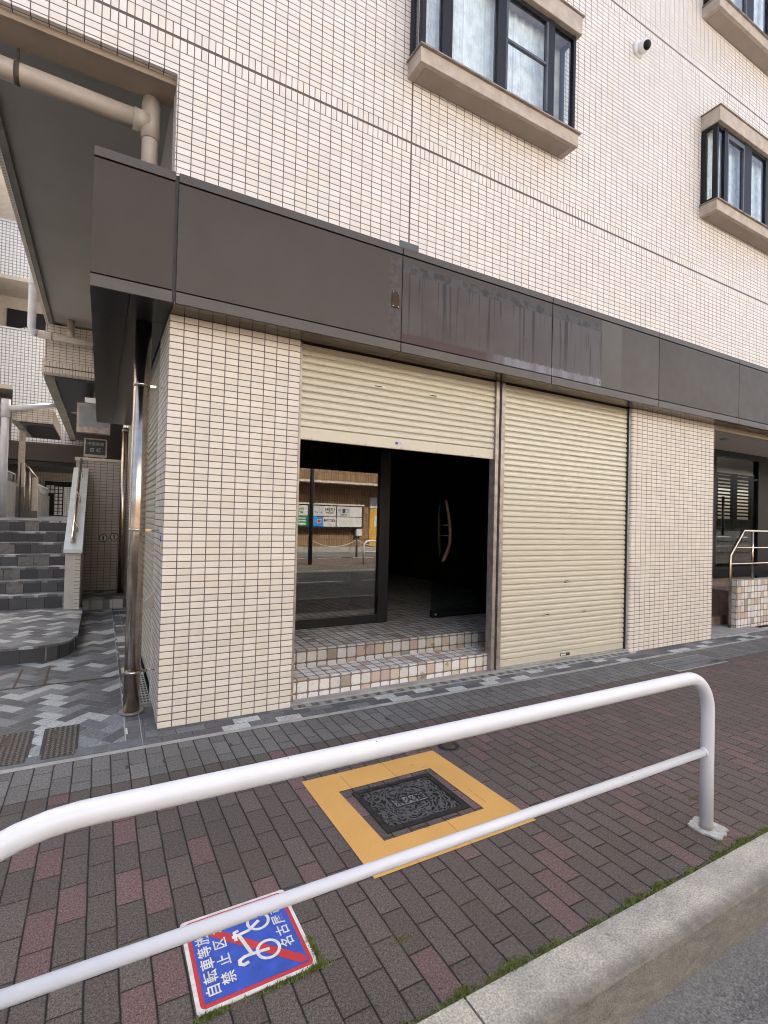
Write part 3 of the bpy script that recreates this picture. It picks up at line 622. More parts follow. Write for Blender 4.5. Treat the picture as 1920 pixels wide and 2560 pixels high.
# ------------------------------------------------------------------ things on and beside the building
def label_thing(o, label, cat, group=None): return tag(o, label, cat, group)
P1 = thing('downpipe', (-.15, .3, 0), 'polished stainless steel downpipe standing beside the corner pillar', 'downpipe', 'steel pipes along the passage')
q = MB(); q.tube([(-.15, .3, .06), (-.15, .3, 2.998)], .057, 32); q.build('pipe', 'steel', P1)
q = MB(); q.tube([(-.15, .3, .05), (-.15, .3, .06)], .085, 28); q.build('base_ring', 'bronze', P1)
for z in (2.52, 1.42, .35):
    q = MB(); q.tube([(-.15, .3, z - .011), (-.15, .3, z + .011)], .0583, 28); q.box(-.093, -.05, .292, .308, z - .009, z + .009); q.tube([(-.05, .3, z), (.0, .3, z)], .004, 8); q.build('bracket', 'steel', P1)
P2 = thing('downpipe', (-.07, 5.7, .2), 'slim steel downpipe in the shadow at the far end of the passage', 'downpipe', 'steel pipes along the passage')
q = MB(); q.tube([(-.07, 5.7, .1), (-.07, 5.7, 2.998)], .05, 24); q.build('pipe', 'steel', P2); q = MB(); q.tube([(-.07, 5.7, 2.93), (-.07, 5.7, 2.96)], .056, 24); q.build('bracket', 'alu', P2)
PV = thing('drain_pipe', (-.15, .3, 4), 'beige drain pipe hung under the grey overhang ceiling', 'pipe')
q = MB(); q.tube([(-1.9, .3, 4.57), (-.16, .3, 4.53)], .068, 24); q.tube([(-.27, .3, 4.535), (-.16, .3, 4.53)], .074, 24); q.build('horizontal_run', 'pvc', PV)
q = MB(); q.tube([(-.15, .3, 4.908), (-.15, .3, 3.9)], .058, 24); q.tube([(-.15, .3, 4.68), (-.15, .3, 4.4)], .066, 24); q.build('vertical_run', 'pvc', PV)
q = MB(); q.tube([(-.15, .3, 4.03), (-.15, .3, 4.06)], .064, 24); q.box(-.09, -.0, .29, .31, 4.035, 4.055); q.build('clamp', 'alu', PV)
q = MB(); q.tube([(-1.0, .3, 4.55), (-.97, .3, 4.549)], .074, 24); q.tube([(-.985, .3, 4.62), (-.985, .3, 4.9)], .008, 8); q.build('hanger', 'rust', PV)
CAM = thing('security_camera', (5.265, 0, 7.46), 'white dome security camera on the tiled wall between the windows', 'camera')
q = MB(); q.tube([(5.265, -.001, 7.46), (5.265, -.03, 7.46), (5.265, -.05, 7.455)], [.095, .095, .08], 28); q.build('base', 'whitepl', CAM)
bm = bmesh.new(); bmesh.ops.create_uvsphere(bm, u_segments=24, v_segments=16, radius=.075); bmesh.ops.translate(bm, verts=bm.verts, vec=(5.265, -.085, 7.445)); me = bpy.data.meshes.new('shell'); bm.to_mesh(me); bm.free()
me.materials.append(M['whitepl']); [setattr(p_, 'use_smooth', True) for p_ in me.polygons]; o = bpy.data.objects.new('shell', me); C.objects.link(o); attach(o, CAM)
bm = bmesh.new(); bmesh.ops.create_uvsphere(bm, u_segments=24, v_segments=16, radius=.056); bmesh.ops.translate(bm, verts=bm.verts, vec=(5.258, -.118, 7.43)); me = bpy.data.meshes.new('lens_dome'); bm.to_mesh(me); bm.free()
me.materials.append(M['black']); [setattr(p_, 'use_smooth', True) for p_ in me.polygons]; o = bpy.data.objects.new('lens_dome', me); C.objects.link(o); attach(o, CAM)
PL = thing('planter_wall', (8.3, .27, 0), 'low wall of mixed pink and white stone tiles beside the entrance steps', 'wall')
MB().box(8.2, 16, .22, .34, .0, .75).build('wall', stone('planter_stone', 8.225, .05, .0), PL)
HR = thing('handrail', (8.13, .28, 0), 'stainless steel handrail with a slanted end above the stone tiled wall', 'railing')
q = MB(); q.tube([(8.13, .28, .02), (8.13, .28, 1.13), (8.5, .28, 1.52), (14, .28, 1.52)], .021, 12); q.build('top_rail', 'steel', HR)
for z, xs_ in ((1.25, 8.25), (1.0, 8.14)):
    q = MB(); q.tube([(xs_, .28, z), (14, .28, z)], .014, 10); q.build('mid_rail', 'steel', HR)
for x in (8.78, 10.2, 11.6):
    q = MB(); q.tube([(x, .28, .75), (x, .28, 1.51)], .017, 10); q.build('post', 'steel', HR)

# ------------------------------------------------------------------ passage: landing, stairs, walls, signs
LD = MB()
pl = [(-4, 4.42), (-4, 2.07), (-.95, 2.07), (-.74, 2.12), (-.64, 2.25), (-.585, 2.48), (-.585, 4.3), (-.63, 4.42)]
LD.ext(pl[::-1], 'Z', .05, .19, 0); LD.ext([(x + .012, y - .012) if x > -3.9 else (x, y) for x, y in pl][::-1], 'Z', .19, .212, 1)
tag(LD.build('stair_platform', ['riser', 'herr']), 'low tiled platform with a rounded corner at the foot of the stairs', 'platform')
ST = MB(); NZ = [.395, .557, .721, .885, 1.052, 1.214, 1.389]
for i, z in enumerate(NZ):
    y = 4.42 + .3 * i; ST.box(-6, -.8, y, 6.6 if i < 6 else 21, z - .19 if i else .06, z - .03, 0); ST.box(-6, -.8, y - .012, 6.6 if i < 6 else 21, z - .03, z, 1)
tag(ST.build('staircase', ['riser', 'stepst']), 'flight of seven dark stone steps rising behind the platform', 'stairs')
SW = thing('stair_wall', (-.71, 5.2, .2), 'sloping stair side wall with a pale capping beside the dark steps', 'wall')
SW_P = [(4.2, .06), (6.2, .06), (6.2, 2.25), (4.2, 1.01)]
MB().ext(SW_P, 'X', -.8, -.685, 0).build('wall', 'stucco', SW); MB().ext(SW_P, 'X', -.685, -.62).build('tile_facing', 'side', SW)
MB().ext([(4.13, .985), (6.2, 2.26), (6.2, 2.31), (4.13, 1.035)], 'X', -.82, -.6).build('capping', 'capst', SW, .004)
SR = thing('stair_handrail', (-.73, 5.2, 1.4), 'steel handrail fixed above the sloping pale stair capping', 'railing')
q = MB(); q.tube([(-.725, 4.22, 1.13), (-.725, 4.35, 1.21), (-.715, 6.15, 2.45)], .024, 14); q.build('rail', 'steel', SR)
for y in (4.5, 5.2, 5.9): zc = 1.06 + (y - 4.2) * .62; q = MB(); q.tube([(-.68, y, zc), (-.68, y, zc + .1), (-.72, y, zc + .18)], .009, 8); q.build('bracket', 'steel', SR)
EW = thing('end_wall', (-.4, 6.25, .2), 'dark tiled wall closing the end of the narrow passage', 'wall')
MB().box(-.79, -.001, 6.2, 6.4, .06, 2.44).build('wall', 'end', EW); MB().box(-.81, -.001, 6.17, 6.43, 2.44, 2.49).build('capping', 'stucco', EW)
MB().box(-.6, 0, 5.0, 6.2, .061, .2).build('floor_step', 'herr', EW)
for xx, z, lb in ((-.345, 1.103, 'left'), (-.175, 1.127, 'right')):
    hy = thing('fire_hose_inlet', (xx, 6.19, z), f'round metal hose inlet plate, {lb} one of two on the dark end wall', 'hose inlet', 'hose inlets on the end wall')
    q = MB(); q.tube([(xx, 6.199, z), (xx, 6.18, z)], .066, 24); q.build('rim', 'black', hy); q = MB(); q.tube([(xx, 6.18, z), (xx, 6.168, z)], .054, 24); q.build('plate', 'alu', hy); q = MB(); q.box(xx - .012, xx + .012, 6.162, 6.168, z - .04, z + .04); q.build('slot', 'rust', hy)
R2 = thing('rear_canopy', (-.7, 9, 4), 'dark rear canopy with a grey edge beam deep in the passage', 'canopy')
MB().box(-1.2, 0, 7.0, 21, 3.97, 4.02).build('soffit', simple('blue_black_soffit', (.02, .021, .026), .3), R2); k = MB(); k.box(-1.36, -1.2, 7.0, 21, 3.93, 4.05, 0); k.box(-1.4, -1.3, 7.0, 21, 4.05, 4.3, 1); k.build('edge_beam', ['concd', 'side'], R2)
q = MB(); q.box(-.72, -.5, 7.05, 7.12, 3.61, 3.7); q.build('strip_lamp', 'whitepl', R2); q = MB(); q.tube([(-1.0, 10.5, 3.96), (-1.0, 10.5, 3.97)], .1, 20); q.build('downlight', 'alu', R2)
MB().box(-.78, -.001, 9.2, 9.4, 2.2, 3.97).build('rear_partition', 'dark', R2)
LB = thing('light_box_sign', (-.58, 7.65, 3.1), 'blank white light box sign in a bronze frame under the rear canopy', 'sign')
k = MB(); k.box(-.86, -.28, 7.6, 7.78, 3.12, 3.69, 0); k.build('frame', 'bronze', LB); MB().box(-.825, -.31, 7.59, 7.6, 3.24, 3.655).build('panel', simple('dull_white_panel', (.22, .23, .25), .4), LB)
k = MB(); k.tube([(-.57, 7.7, 3.69), (-.57, 7.7, 3.97)], .02, 8); k.build('hanger', 'bronze', LB)
RS = thing('restaurant_sign', (-.53, 8.1, 2.4), 'framed black sign with grey characters above the end wall', 'sign')
k = MB(); k.box(-.735, -.325, 8.0, 8.1, 2.69, 3.06); k.box(-.7, -.66, 8.02, 8.08, 2.2, 2.69); k.box(-.4, -.36, 8.02, 8.08, 2.2, 2.69); k.build('frame', 'bronze', RS); MB().box(-.71, -.35, 7.99, 8.0, 2.73, 3.035).build('panel', 'ink', RS)
sg = simple('grey_lettering', (.3, .3, .3), .6); M['sg'] = sg
text_mesh('lettering', '中国薬膳', .075, 'sg', RS, (-.53, 7.988, 2.945), (1, 0, 0), (0, 0, 1)); text_mesh('lettering', '杏 紅', .095, 'sg', RS, (-.53, 7.988, 2.82), (1, 0, 0), (0, 0, 1))
# far walkway canopy, pipes
CW = thing('walkway_canopy', (-1.7, 11, 1.4), 'tile edged walkway canopy on a steel column behind the stairs', 'canopy')
MB().box(-2.19, -1.42, 10, 10.1, 3.57, 3.9).build('fascia', 'back', CW); MB().box(-2.05, -1.42, 10.1, 12.6, 3.52, 3.57).build('soffit', 'soffit', CW); MB().box(-2.19, -2.05, 10.0, 12.6, 3.52, 3.568).build('edge_beam', 'concd', CW); MB().box(-2.17, -2.05, 11, 11.12, 1.39, 3.52).build('column', 'bronze', CW); MB().box(-2.19, -1.42, 10.1, 12.6, 3.57, 3.9).build('roof_slab', 'side', CW)
VP = thing('vent_pipe', (-1.5, 6.5, 4.58), 'pale grey drain pipe dropping past the overhang edge into a horizontal run', 'pipe', 'grey pipes behind the passage')
q = MB(); q.tube([(-1.52, 6.5, 8.0), (-1.52, 6.5, 4.68), (-1.5, 6.5, 4.61), (-1.43, 6.5, 4.575)], .062, 20); q.tube([(-1.52, 6.5, 5.4), (-1.52, 6.5, 5.43)], .07, 20); q.build('vertical_run', 'pvcg', VP)
q = MB(); q.tube([(-1.43, 6.5, 4.575), (-.1, 6.5, 4.56)], .062, 20); q.tube([(-1.25, 6.5, 4.573), (-1.22, 6.5, 4.573)], .068, 20); q.tube([(-.95, 6.5, 4.57), (-.95, 6.5, 4.905)], .055, 16); q.tube([(-.95, 6.5, 4.6), (-.95, 6.5, 4.75)], .062, 16); q.build('horizontal_run', 'pvc', VP)
V2 = thing('vent_pipe', (-2.3, 9.9, 1.4), 'pale grey pipe standing left of the walkway canopy with a branch to the right', 'pipe', 'grey pipes behind the passage')
q = MB(); q.tube([(-2.3, 9.9, 1.4), (-2.3, 9.9, 3.96)], .075, 20); q.tube([(-2.3, 9.9, 3.6), (-2.3, 9.9, 4.0)], .088, 20); q.build('vertical_run', 'pvcg', V2); q = MB(); q.tube([(-2.28, 9.9, 3.8), (-1.38, 9.9, 3.98)], .062, 20); q.build('branch', 'pvcg', V2)
# far wing with balconies
FW = thing('rear_apartment_wing', (-5, 16, 0), 'pale tiled apartment wing with recessed balconies at the back left', 'building')
k = MB(); Y0 = 16
k.box(-14, -1.0, Y0, Y0 + .25, 9.05, 10.75); k.box(-14, 1, Y0, Y0 + .25, 5.54, 7.35); k.box(-2.97, 1, Y0, Y0 + .25, 3.74, 5.54); k.box(-14, -1.0, Y0, Y0 + .25, 12.6, 16)
k.box(-14, -3.5, 3.5, Y0, 0, 15.9); k.build('wall', 'wing', FW)  # last block is unseen, added to keep sky light from the left off the passage
k = MB(); k.box(-14, -1.0, Y0 - .03, Y0 + 1.6, 8.93, 9.05, 0); k.box(-14, -2.97, Y0 - .02, Y0 + 1.6, 5.42, 5.54, 0); k.box(-14, 1, Y0 - .03, Y0 + .28, 7.35, 7.4, 1); k.box(-14, -1, Y0 - .03, Y0 + .28, 10.75, 10.8, 1); k.build('balcony_slab', ['stucco', 'capst'], FW)
k = MB(); k.box(-14, 1, Y0 + 1.6, Y0 + 9, 3.5, 16); k.build('recess_wall', 'stucco', FW)
for x0, z0 in ((-3.41, 7.5), (-3.41, 10.9), (-6, 7.5), (-6, 10.9)):
    q = MB(); q.box(x0, x0 + 1.4, Y0 + 1.55, Y0 + 1.6, z0, z0 + 1.0 if z0 < 9 else z0 + .42); q.build('balcony_window', 'winframe', FW)
k = MB(); k.ext([(-3.32, 7.4), (-2.2, 7.4), (-2.2, 7.92), (-2.88, 7.92), (-3.32, 7.72)], 'Y', Y0 + 1.5, Y0 + 1.54); k.build('balcony_screen', 'wing', FW)
k = MB(); k.box(-14, 1, Y0 - .3, Y0, 3.18, 3.72, 0); k.box(-14, 1, Y0 - .32, Y0, 3.7, 3.76, 1); k.box(-14, 1, Y0 - .1, Y0 + 3, 3.02, 3.18, 2); k.build('brown_fascia', ['fascia', 'rust', 'soffit'], FW)
k = MB(); k.box(-14, -2.3, 19, 19.2, 1.3, 3.1); k.box(-2.3, -1.0, 19, 19.2, 2.72, 3.1); k.build('ground_wall', 'end', FW)
k = MB(); k.box(-2.28, -1.95, 18.95, 19.0, 1.39, 2.7, 0)
for i in range(2):
    for j_ in range(2): k.box(-2.22 + i * .14, -2.11 + i * .14, 18.93, 18.95, 2.25 + j_ * .16, 2.38 + j_ * .16, 1)
k.box(-1.7, -1.66, 18.95, 19, 1.39, 2.7, 0); k.box(-1.95, -1.0, 18.95, 19, 2.5, 2.7, 0)
for z in range(8): k.box(-1.95, -1.7, 18.96, 18.98, 1.39 + z * .14, 1.42 + z * .14, 0)
k.box(-1.84, -1.81, 18.96, 18.98, 1.39, 2.5, 0); k.build('lattice_door', ['black', 'sgrey'], FW)
tag(MB().box(-8, 6, 26, 30, 0, 9).build('beige_building', 'wing'), 'pale sunlit building glimpsed through the lattice door at the far end', 'building')
for xx, y0, y1, zz in ((-2.6, 9.5, 14.6, 2.35), (-2.1, 14.5, 18.9, 2.12)):
    rw = thing('ramp_wall', (xx, (y0 + y1) / 2, 1.4), 'dark plastered ramp wall nearest the grey pipe' if y0 < 12 else 'dark plastered ramp wall behind the tall railing panels', 'wall', 'ramp walls on the upper landing')
    MB().box(xx - .15, xx, y0, y1, 1.39, zz).build('wall', 'concd', rw)
    q = MB(); q.tube([(xx - .07, y0, zz + .28), (xx - .07, y1, zz + .28), (xx - .07, y1, zz)], .022, 8)
    for i in range(int((y1 - y0) / .35)): q.tube([(xx - .07, y0 + i * .35, zz), (xx - .07, y0 + i * .35, zz + .28)], .012, 6)
    q.build('rail', 'capst' if y0 > 12 else 'alu', rw)
RP = thing('landing_railing', (-1.9, 10.2, 1.4), 'tall steel railing with upright panels on the upper landing', 'railing')
q = MB(); q.tube([(-2.0, 10, 1.4), (-2.0, 10, 2.62), (-1.92, 10, 2.62), (-1.72, 10.3, 2.32)], .02, 8); q.tube([(-1.92, 10, 1.55), (-1.92, 10, 2.62)], .014, 8); q.tube([(-1.83, 10.1, 1.5), (-1.83, 10.1, 2.45)], .014, 8); q.build('rail', 'steel', RP)
MB().box(-1.8, -1.69, 10.25, 10.28, 1.55, 2.33).build('panel', 'stucco', RP); MB().box(-2.12, -1.7, 10.4, 10.5, 1.39, 2.1).build('plinth', 'concd', RP)

# ------------------------------------------------------------------ street furniture in front
GR = thing('guardrail', (2.365, -2.5, 0), 'white tubular guardrail with a rounded end post across the pavement', 'guardrail')
zt = lambda x: .79
pth = [(-.86, -2.5, .0), (-.86, -2.5, .45)]
pth += [(-.86 + .46 * (1 - math.cos(t)), -2.5, .354 + .436 * math.sin(t)) for t in [R(a) for a in range(8, 91, 8)]]
pth += [(-.36, -2.5, .79), (.6, -2.5, zt(.6)), (1.4, -2.5, zt(1.4)), (2.16, -2.5, zt(2.16))]
pth += [(2.175 + .19 * math.sin(t), -2.5, zt(2.2) - .19 + .19 * math.cos(t)) for t in [R(a) for a in range(6, 91, 7)]]
pth += [(2.365, -2.5, .4), (2.365, -2.5, 0)]
q = MB(); q.tube(pth, .031, 32); q.build('top_rail', 'white', GR)
q = MB(); q.tube([(-.86, -2.5, .399), (2.345, -2.5, .399)], .0195, 24); q.tube([(2.322, -2.5, .399), (2.336, -2.5, .399)], [.0198, .0235], 24); q.build('lower_rail', 'white', GR)
k = MB(); pts = []
for i in range(26):
    a = 2 * math.pi * i / 26; r = .078 / (abs(math.cos(a)) ** 5 + abs(math.sin(a)) ** 5) ** .2 * (1 + rnd.uniform(-.09, .09)); pts.append((2.375 + r * math.cos(a + .2), -2.5 + r * math.sin(a + .2)))
k.ext(pts, 'Z', .001, .01); k.build('footing', simple('pale_mortar', (.36, .36, .33), .9, 0, .3, 40, .006, 90, .3, .2), GR)
q = MB(); q.tube([(-.582, -2.53, .735), (-.582, -2.5325, .735)], .006, 10); q.tube([(-.594, -2.5295, .717), (-.594, -2.5325, .717)], .006, 10); q.build('bolt_hole', 'black', GR)
# no-parking plate
NP = thing('pavement_sign', (.11, -2.13, 0), 'blue and red no bicycle parking plate set in the pavement under the guardrail', 'sign')
sx0, sx1, sy0, sy1 = -.088, .312, -2.332, -1.93
def rr_(x0, x1, y0, y1, r, n=6):
    o_ = []
    for cx_, cy_, a0 in ((x1 - r, y1 - r, 0), (x0 + r, y1 - r, 90), (x0 + r, y0 + r, 180), (x1 - r, y0 + r, 270)):
        o_ += [(cx_ + r * math.cos(R(a0 + 90 * i / n)), cy_ + r * math.sin(R(a0 + 90 * i / n))) for i in range(n + 1)]
    return o_
MB().ext(rr_(sx0, sx1, sy0, sy1, .012), 'Z', -.004, .004).build('plate', 'signw', NP)
MB().ext(rr_(sx0 + .013, sx1 - .013, sy0 + .013, sy1 - .013, .018), 'Z', .004, .0052).build('red_border', 'red', NP)
MB().ext(rr_(sx0 + .027, sx1 - .027, sy0 + .027, sy1 - .027, .006), 'Z', .0052, .0062).build('blue_field', 'blue', NP)
U0 = Vector((.112, -2.131, .0)); ux, vx = Vector((0, 1, 0)), Vector((-1, 0, 0))      # sign reads along +Y, its top is towards -X
def sp(u, v, z=.0065): p_ = U0 + ux * u + vx * v; return (p_.x, p_.y, z)
MB().face([sp(-.168, -.168), sp(-.145, -.168), sp(.168, .145), sp(.168, .168), sp(.145, .168), sp(-.168, -.145)][::1]).build('slash', 'red', NP)
def ring(cu_, cv_, r0, r1, n=36):
    mb = MB()
    for i in range(n):
        a, b = 2 * math.pi * i / n, 2 * math.pi * (i + 1) / n
        mb.face([sp(cu_ + r0 * math.cos(a), cv_ + r0 * math.sin(a), .0071), sp(cu_ + r1 * math.cos(a), cv_ + r1 * math.sin(a), .0071), sp(cu_ + r1 * math.cos(b), cv_ + r1 * math.sin(b), .0071), sp(cu_ + r0 * math.cos(b), cv_ + r0 * math.sin(b), .0071)])
    return mb
ZB = [.0076]
def bar(mb, pts, w_):
    for (a, b), (c, d) in zip(pts, pts[1:]):
        L_ = math.hypot(c - a, d - b); nx, ny = -(d - b) / L_ * w_ / 2, (c - a) / L_ * w_ / 2; z = ZB[0]; ex, ey = (c - a) / L_ * w_ * .3, (d - b) / L_ * w_ * .3
        mb.face([sp(a - ex + nx, b - ey + ny, z), sp(a - ex - nx, b - ey - ny, z), sp(c + ex - nx, d + ey - ny, z), sp(c + ex + nx, d + ey + ny, z)]); ZB[0] += .00012
bk = ring(-.062, -.062, .033, .044)
rg2 = ring(.078, -.062, .033, .044); off = len(bk.v); bk.v += rg2.v; bk.f += [tuple(i + off for i in f_) for f_ in rg2.f]; bk.m += rg2.m; bk.sm += rg2.sm
bar(bk, [(-.062, -.062), (-.056, .005)], .013); bar(bk, [(-.056, -.005), (.045, .018)], .013); bar(bk, [(.078, -.062), (.05, -.02), (.045, .018), (.043, .038)], .013)
bar(bk, [(.026, .032), (.062, .03), (.064, .018)], .012); bar(bk, [(-.057, .0), (-.058, .02)], .013)
bar(bk, [(-.058, .02), (-.066, .04), (-.082, .042), (-.09, .03), (-.086, .016)], .013)
bk.build('bicycle_symbol', 'signw', NP)
def stext(s_, u, v, size): text_mesh('lettering', s_, size, 'signw', NP, sp(u, v, .0072), ux, vx, 'CENTER', .0004, 1, size * .012)
for i, ch in enumerate('自転車等放置'): stext(ch, -.137 + i * .0545, .137, .05)
for i, ch in enumerate('禁止区域'): stext(ch, -.112 + i * .075, .083, .05)
for i, ch in enumerate('名古屋市'): stext(ch, -.06 + i * .056, -.135, .05)
# hydrant cover and yellow frame
YF = MB(); o4 = [(.675, -1.15), (1.6, -1.15), (1.63, -2.05), (.678, -2.05)]; i4 = [(.825, -1.345), (1.445, -1.345), (1.455, -1.845), (.84, -1.845)]
for i in range(4):
    j_ = (i + 1) % 4; n_ = 14
    for t in range(n_):
        f = lambda A, Bq, q_: (A[0] + (Bq[0] - A[0]) * q_, A[1] + (Bq[1] - A[1]) * q_)
        a0, a1 = t / n_, (t + 1) / n_
        YF.face([(*f(o4[j_], o4[i], 1 - a0), .004), (*f(i4[j_], i4[i], 1 - a0), .004), (*f(i4[j_], i4[i], 1 - a1), .004), (*f(o4[j_], o4[i], 1 - a1), .004)])
tag(YF.build('painted_frame', 'yellow'), 'square frame of yellow paint on the pavers round the iron cover', 'road marking')
HC = thing('hydrant_cover', (1.14, -1.595, 0), 'black cast iron hydrant cover with raised scale patterns inside the yellow frame', 'manhole cover')
k = MB(); X0, X1, Y0_, Y1 = .885, 1.395, -1.8, -1.39
for a in ((X0, X1, Y0_, Y0_ + .03), (X0, X1, Y1 - .03, Y1), (X0, X0 + .03, Y0_ + .03, Y1 - .03), (X1 - .03, X1, Y0_ + .03, Y1 - .03)): k.box(*a, -.01, .007)
k.build('rim', 'iron', HC)
MB().box(X0 + .035, X1 - .035, Y0_ + .035, Y1 - .035, -.01, .005).build('lid', 'lid', HC)
k = MB(); pxm, pym = 1.14, -1.595; k.box(pxm - .1, pxm + .1, pym - .035, pym + .035, .005, .0065, 1)
for a in ((pxm - .105, pxm + .105, pym - .042, pym - .035), (pxm - .105, pxm + .105, pym + .035, pym + .042), (pxm - .107, pxm - .1, pym - .035, pym + .035), (pxm + .1, pxm + .107, pym - .035, pym + .035)): k.box(*a, .005, .009, 0)
k.build('nameplate', ['iron', simple('worn_iron', (.19, .192, .195), .6, .1)], HC)
text_mesh('lettering', '消火栓', .064, 'iron', HC, (pxm, pym, .0072), (1, 0, 0), (0, 1, 0), 'CENTER', .002, 1, .001)
q = MB(); q.box(.945, .975, -1.615, -1.6, .005, .0056); q.box(1.31, 1.34, -1.59, -1.575, .005, .0056); q.build('lift_slot', 'groove', HC)
VC = thing('valve_cover', (1.74, -1.14, 0), 'small round iron valve cover behind the top guardrail tube', 'valve cover'); q = MB(); q.tube([(1.74, -1.14, -.01), (1.74, -1.14, .005)], .075, 28); q.build('lid', 'iron', VC); q = MB(); q.tube([(1.74, -1.14, .005), (1.74, -1.14, .008)], .05, 28); q.build('boss', 'rust', VC)
for x0, x1, lb in ((-.685, -.478, 'right-hand brown iron drain cover set in the grey passage tiles'), (-.945, -.742, 'left-hand brown iron drain cover cut by the photo edge')):
    dc = thing('drain_cover', ((x0 + x1) / 2, 0, .03), lb, 'drain cover', 'pair of drain covers in the passage floor')
    zz = lambda y: .004 + (y + .25) / .55 * .046
    k = MB(); k.face([(x0, -.225, zz(-.225) + .004), (x1, -.225, zz(-.225) + .004), (x1, .215, zz(.215) + .004), (x0, .215, zz(.215) + .004)]); k.build('frame', 'groove', dc)
    k = MB(); k.face([(x0 + .012, -.213, zz(-.213) + .007), (x1 - .012, -.213, zz(-.213) + .007), (x1 - .012, .203, zz(.203) + .007), (x0 + .012, .203, zz(.203) + .007)]); k.build('plate', 'weave', dc)
    k = MB(); k.face([(x0 + .05, .03, zz(.03) + .009), (x0 + .085, .03, zz(.03) + .009), (x0 + .085, .16, zz(.16) + .009), (x0 + .05, .16, zz(.16) + .009)]); k.build('name_badge', 'rust', dc)
GT = thing('pavement_grating', (5.55, -.6, 0), 'blue grey metal grating strip in the pavement near the right pillar', 'grating')
k = MB(); k.box(5.06, 6.02, -.76, -.42, .0, .004, 0); k.build('frame', 'alu', GT)
k = MB()
for i in range(3): k.box(5.09, 5.99, -.74 + i * .104, -.65 + i * .104, .004, .009)
k.build('slats', simple('blue_grey_metal', (.09, .115, .15), .35, .6), GT)
k = MB()
for x, y in ((-.207, -.51), (1.0, -.52), (1.59, -.54), (.0, -.53), (.42, -.47)): k.box(x - .009, x + .009, y - .022, y + .022, -.01, .0015)
struct(k.build('paving_gap', 'groove'))

HT = thing('access_hatch', (-.6, 1.5, .05), 'paved access hatch outlined by thin steel strips in front of the stair platform', 'hatch')
k = MB(); k.box(-1.2, -.15, 1.245, 1.262, .048, .056); k.build('front_strip', 'rust', HT)
for xx in (-1.0, -.785, -.2): MB().box(xx, xx + .018, 1.263, 1.86, .049, .056).build('side_strip', 'rust', HT)
k = MB(); k.box(-.09, -.004, .42, 1.25, .047, .057, 0)
for i in range(12):
    for jn in range(3): k.box(-.075 + jn * .024, -.06 + jn * .024, .45 + i * .066, .485 + i * .066, .057, .0585, 1)
tag(k.build('slotted_cover', ['alu', 'groove']), 'narrow slotted grey drain cover behind the steel downpipe', 'drain')
k = MB()
for i in range(30): k.face([(-.3 - i * .2, -.249, .0085), (-.104 - i * .2, -.249, .0085), (-.104 - i * .2, -.15, .0165), (-.3 - i * .2, -.15, .0165)])
struct(k.build('border_course', simple('border_stone', (.12, .125, .135), .7, 0, .25, 9, .003, 120, .3, .15)))
# grass and moss along the kerb, the sign and the paving edge
g_ = MB()
def blade(x, y, z, h):
    a = rnd.uniform(0, 6.28); w_ = rnd.uniform(.0012, .003); dx, dy = math.cos(a) * w_, math.sin(a) * w_; lx, ly = rnd.uniform(-.6, .6) * h, rnd.uniform(-.6, .6) * h
    g_.face([(x - dx, y - dy, z), (x + dx, y + dy, z), (x + lx, y + ly, z + h)])
dens = [max(.22, .55 + .6 * math.sin(i * .31 + 1) * math.sin(i * .17) + rnd.uniform(-.25, .3)) for i in range(400)]
for i in range(19000):
    x = .2 + rnd.random() ** 1.15 * 4.2; d = dens[int((x + .5) * 60) % 400]
    if rnd.random() > d: continue
    blade(x, KB - .004 + rnd.gauss(.014, .011) * (.5 + d * .6), .0, rnd.uniform(.003, .013) * (.5 + d * .6))
for i in range(1500):
    x, y = rnd.choice(((sx1 + .006, rnd.uniform(sy0, sy0 + .13)), (rnd.gauss(.2, .06), sy0 - .012), (rnd.gauss(-.05, .03), sy0 - .015), (rnd.gauss(.3, .02), sy0 - .006)))
    blade(x + rnd.gauss(0, .006), y + rnd.gauss(0, .006), .002, rnd.uniform(.004, .015))
for i in range(500): x = 4.5 + rnd.random() * 5; blade(x + 0, -.285 + rnd.gauss(0, .01), .003, rnd.uniform(.004, .014))
for i in range(260): cxg, cyg = rnd.choice(((.62, -2.37), (2.3, -2.6), (2.62, -2.3))); blade(cxg + rnd.gauss(0, .03), cyg + rnd.gauss(0, .006), 0, rnd.uniform(.003, .009))
tag(g_.build('grass', 'grass'), 'short green grass and moss along the kerb joint', 'grass', kind='stuff')

# ------------------------------------------------------------------ across the street (seen mirrored in the shop glass, lights the facade)
flat('opposite_sidewalk', -40, 40, -12.15, -8.95, .0, 'paveH'); flat('opposite_lot', -40, 40, -30, -12.15, .02, 'asphalt'); struct(MB().box(-40, 40, -8.95, -8.9, -.2, .003).build('opposite_kerb', 'kerb'))
k = MB(); [k.box(4 + i * 1.5 - 12, 5 + i * 1.5 - 12, -12.12, -12.04, .0, .006) for i in range(26)]; k.box(-20, 5.3, -6.08, -5.96, -.12, -.116); k.box(5.9, 30, -6.08, -5.96, -.12, -.116); struct(k.build('road_marking', 'signw'))
OB = thing('opposite_building', (9, -16, 0), 'brown ribbed building across the road, mirrored in the shop glass', 'building')
k = MB(); k.box(-10, 34, -24, -15.2, .02, 3.15); k.box(-10, 34, -24, -14.6, 3.24, 4.6); k.build('wall', 'ribbed', OB); MB().box(-10, 34, -24, -14.5, 4.6, 10.5).build('upper_bounce_wall', 'capst', OB); MB().box(-10, 34, -24, -14.55, 3.15, 3.24).build('ledge', 'stucco', OB); MB().box(-10, 34, -15.2, -15.1, .02, .25).build('plinth', 'conc', OB)  # unseen upper wall made pale to bounce neutral light onto the facade
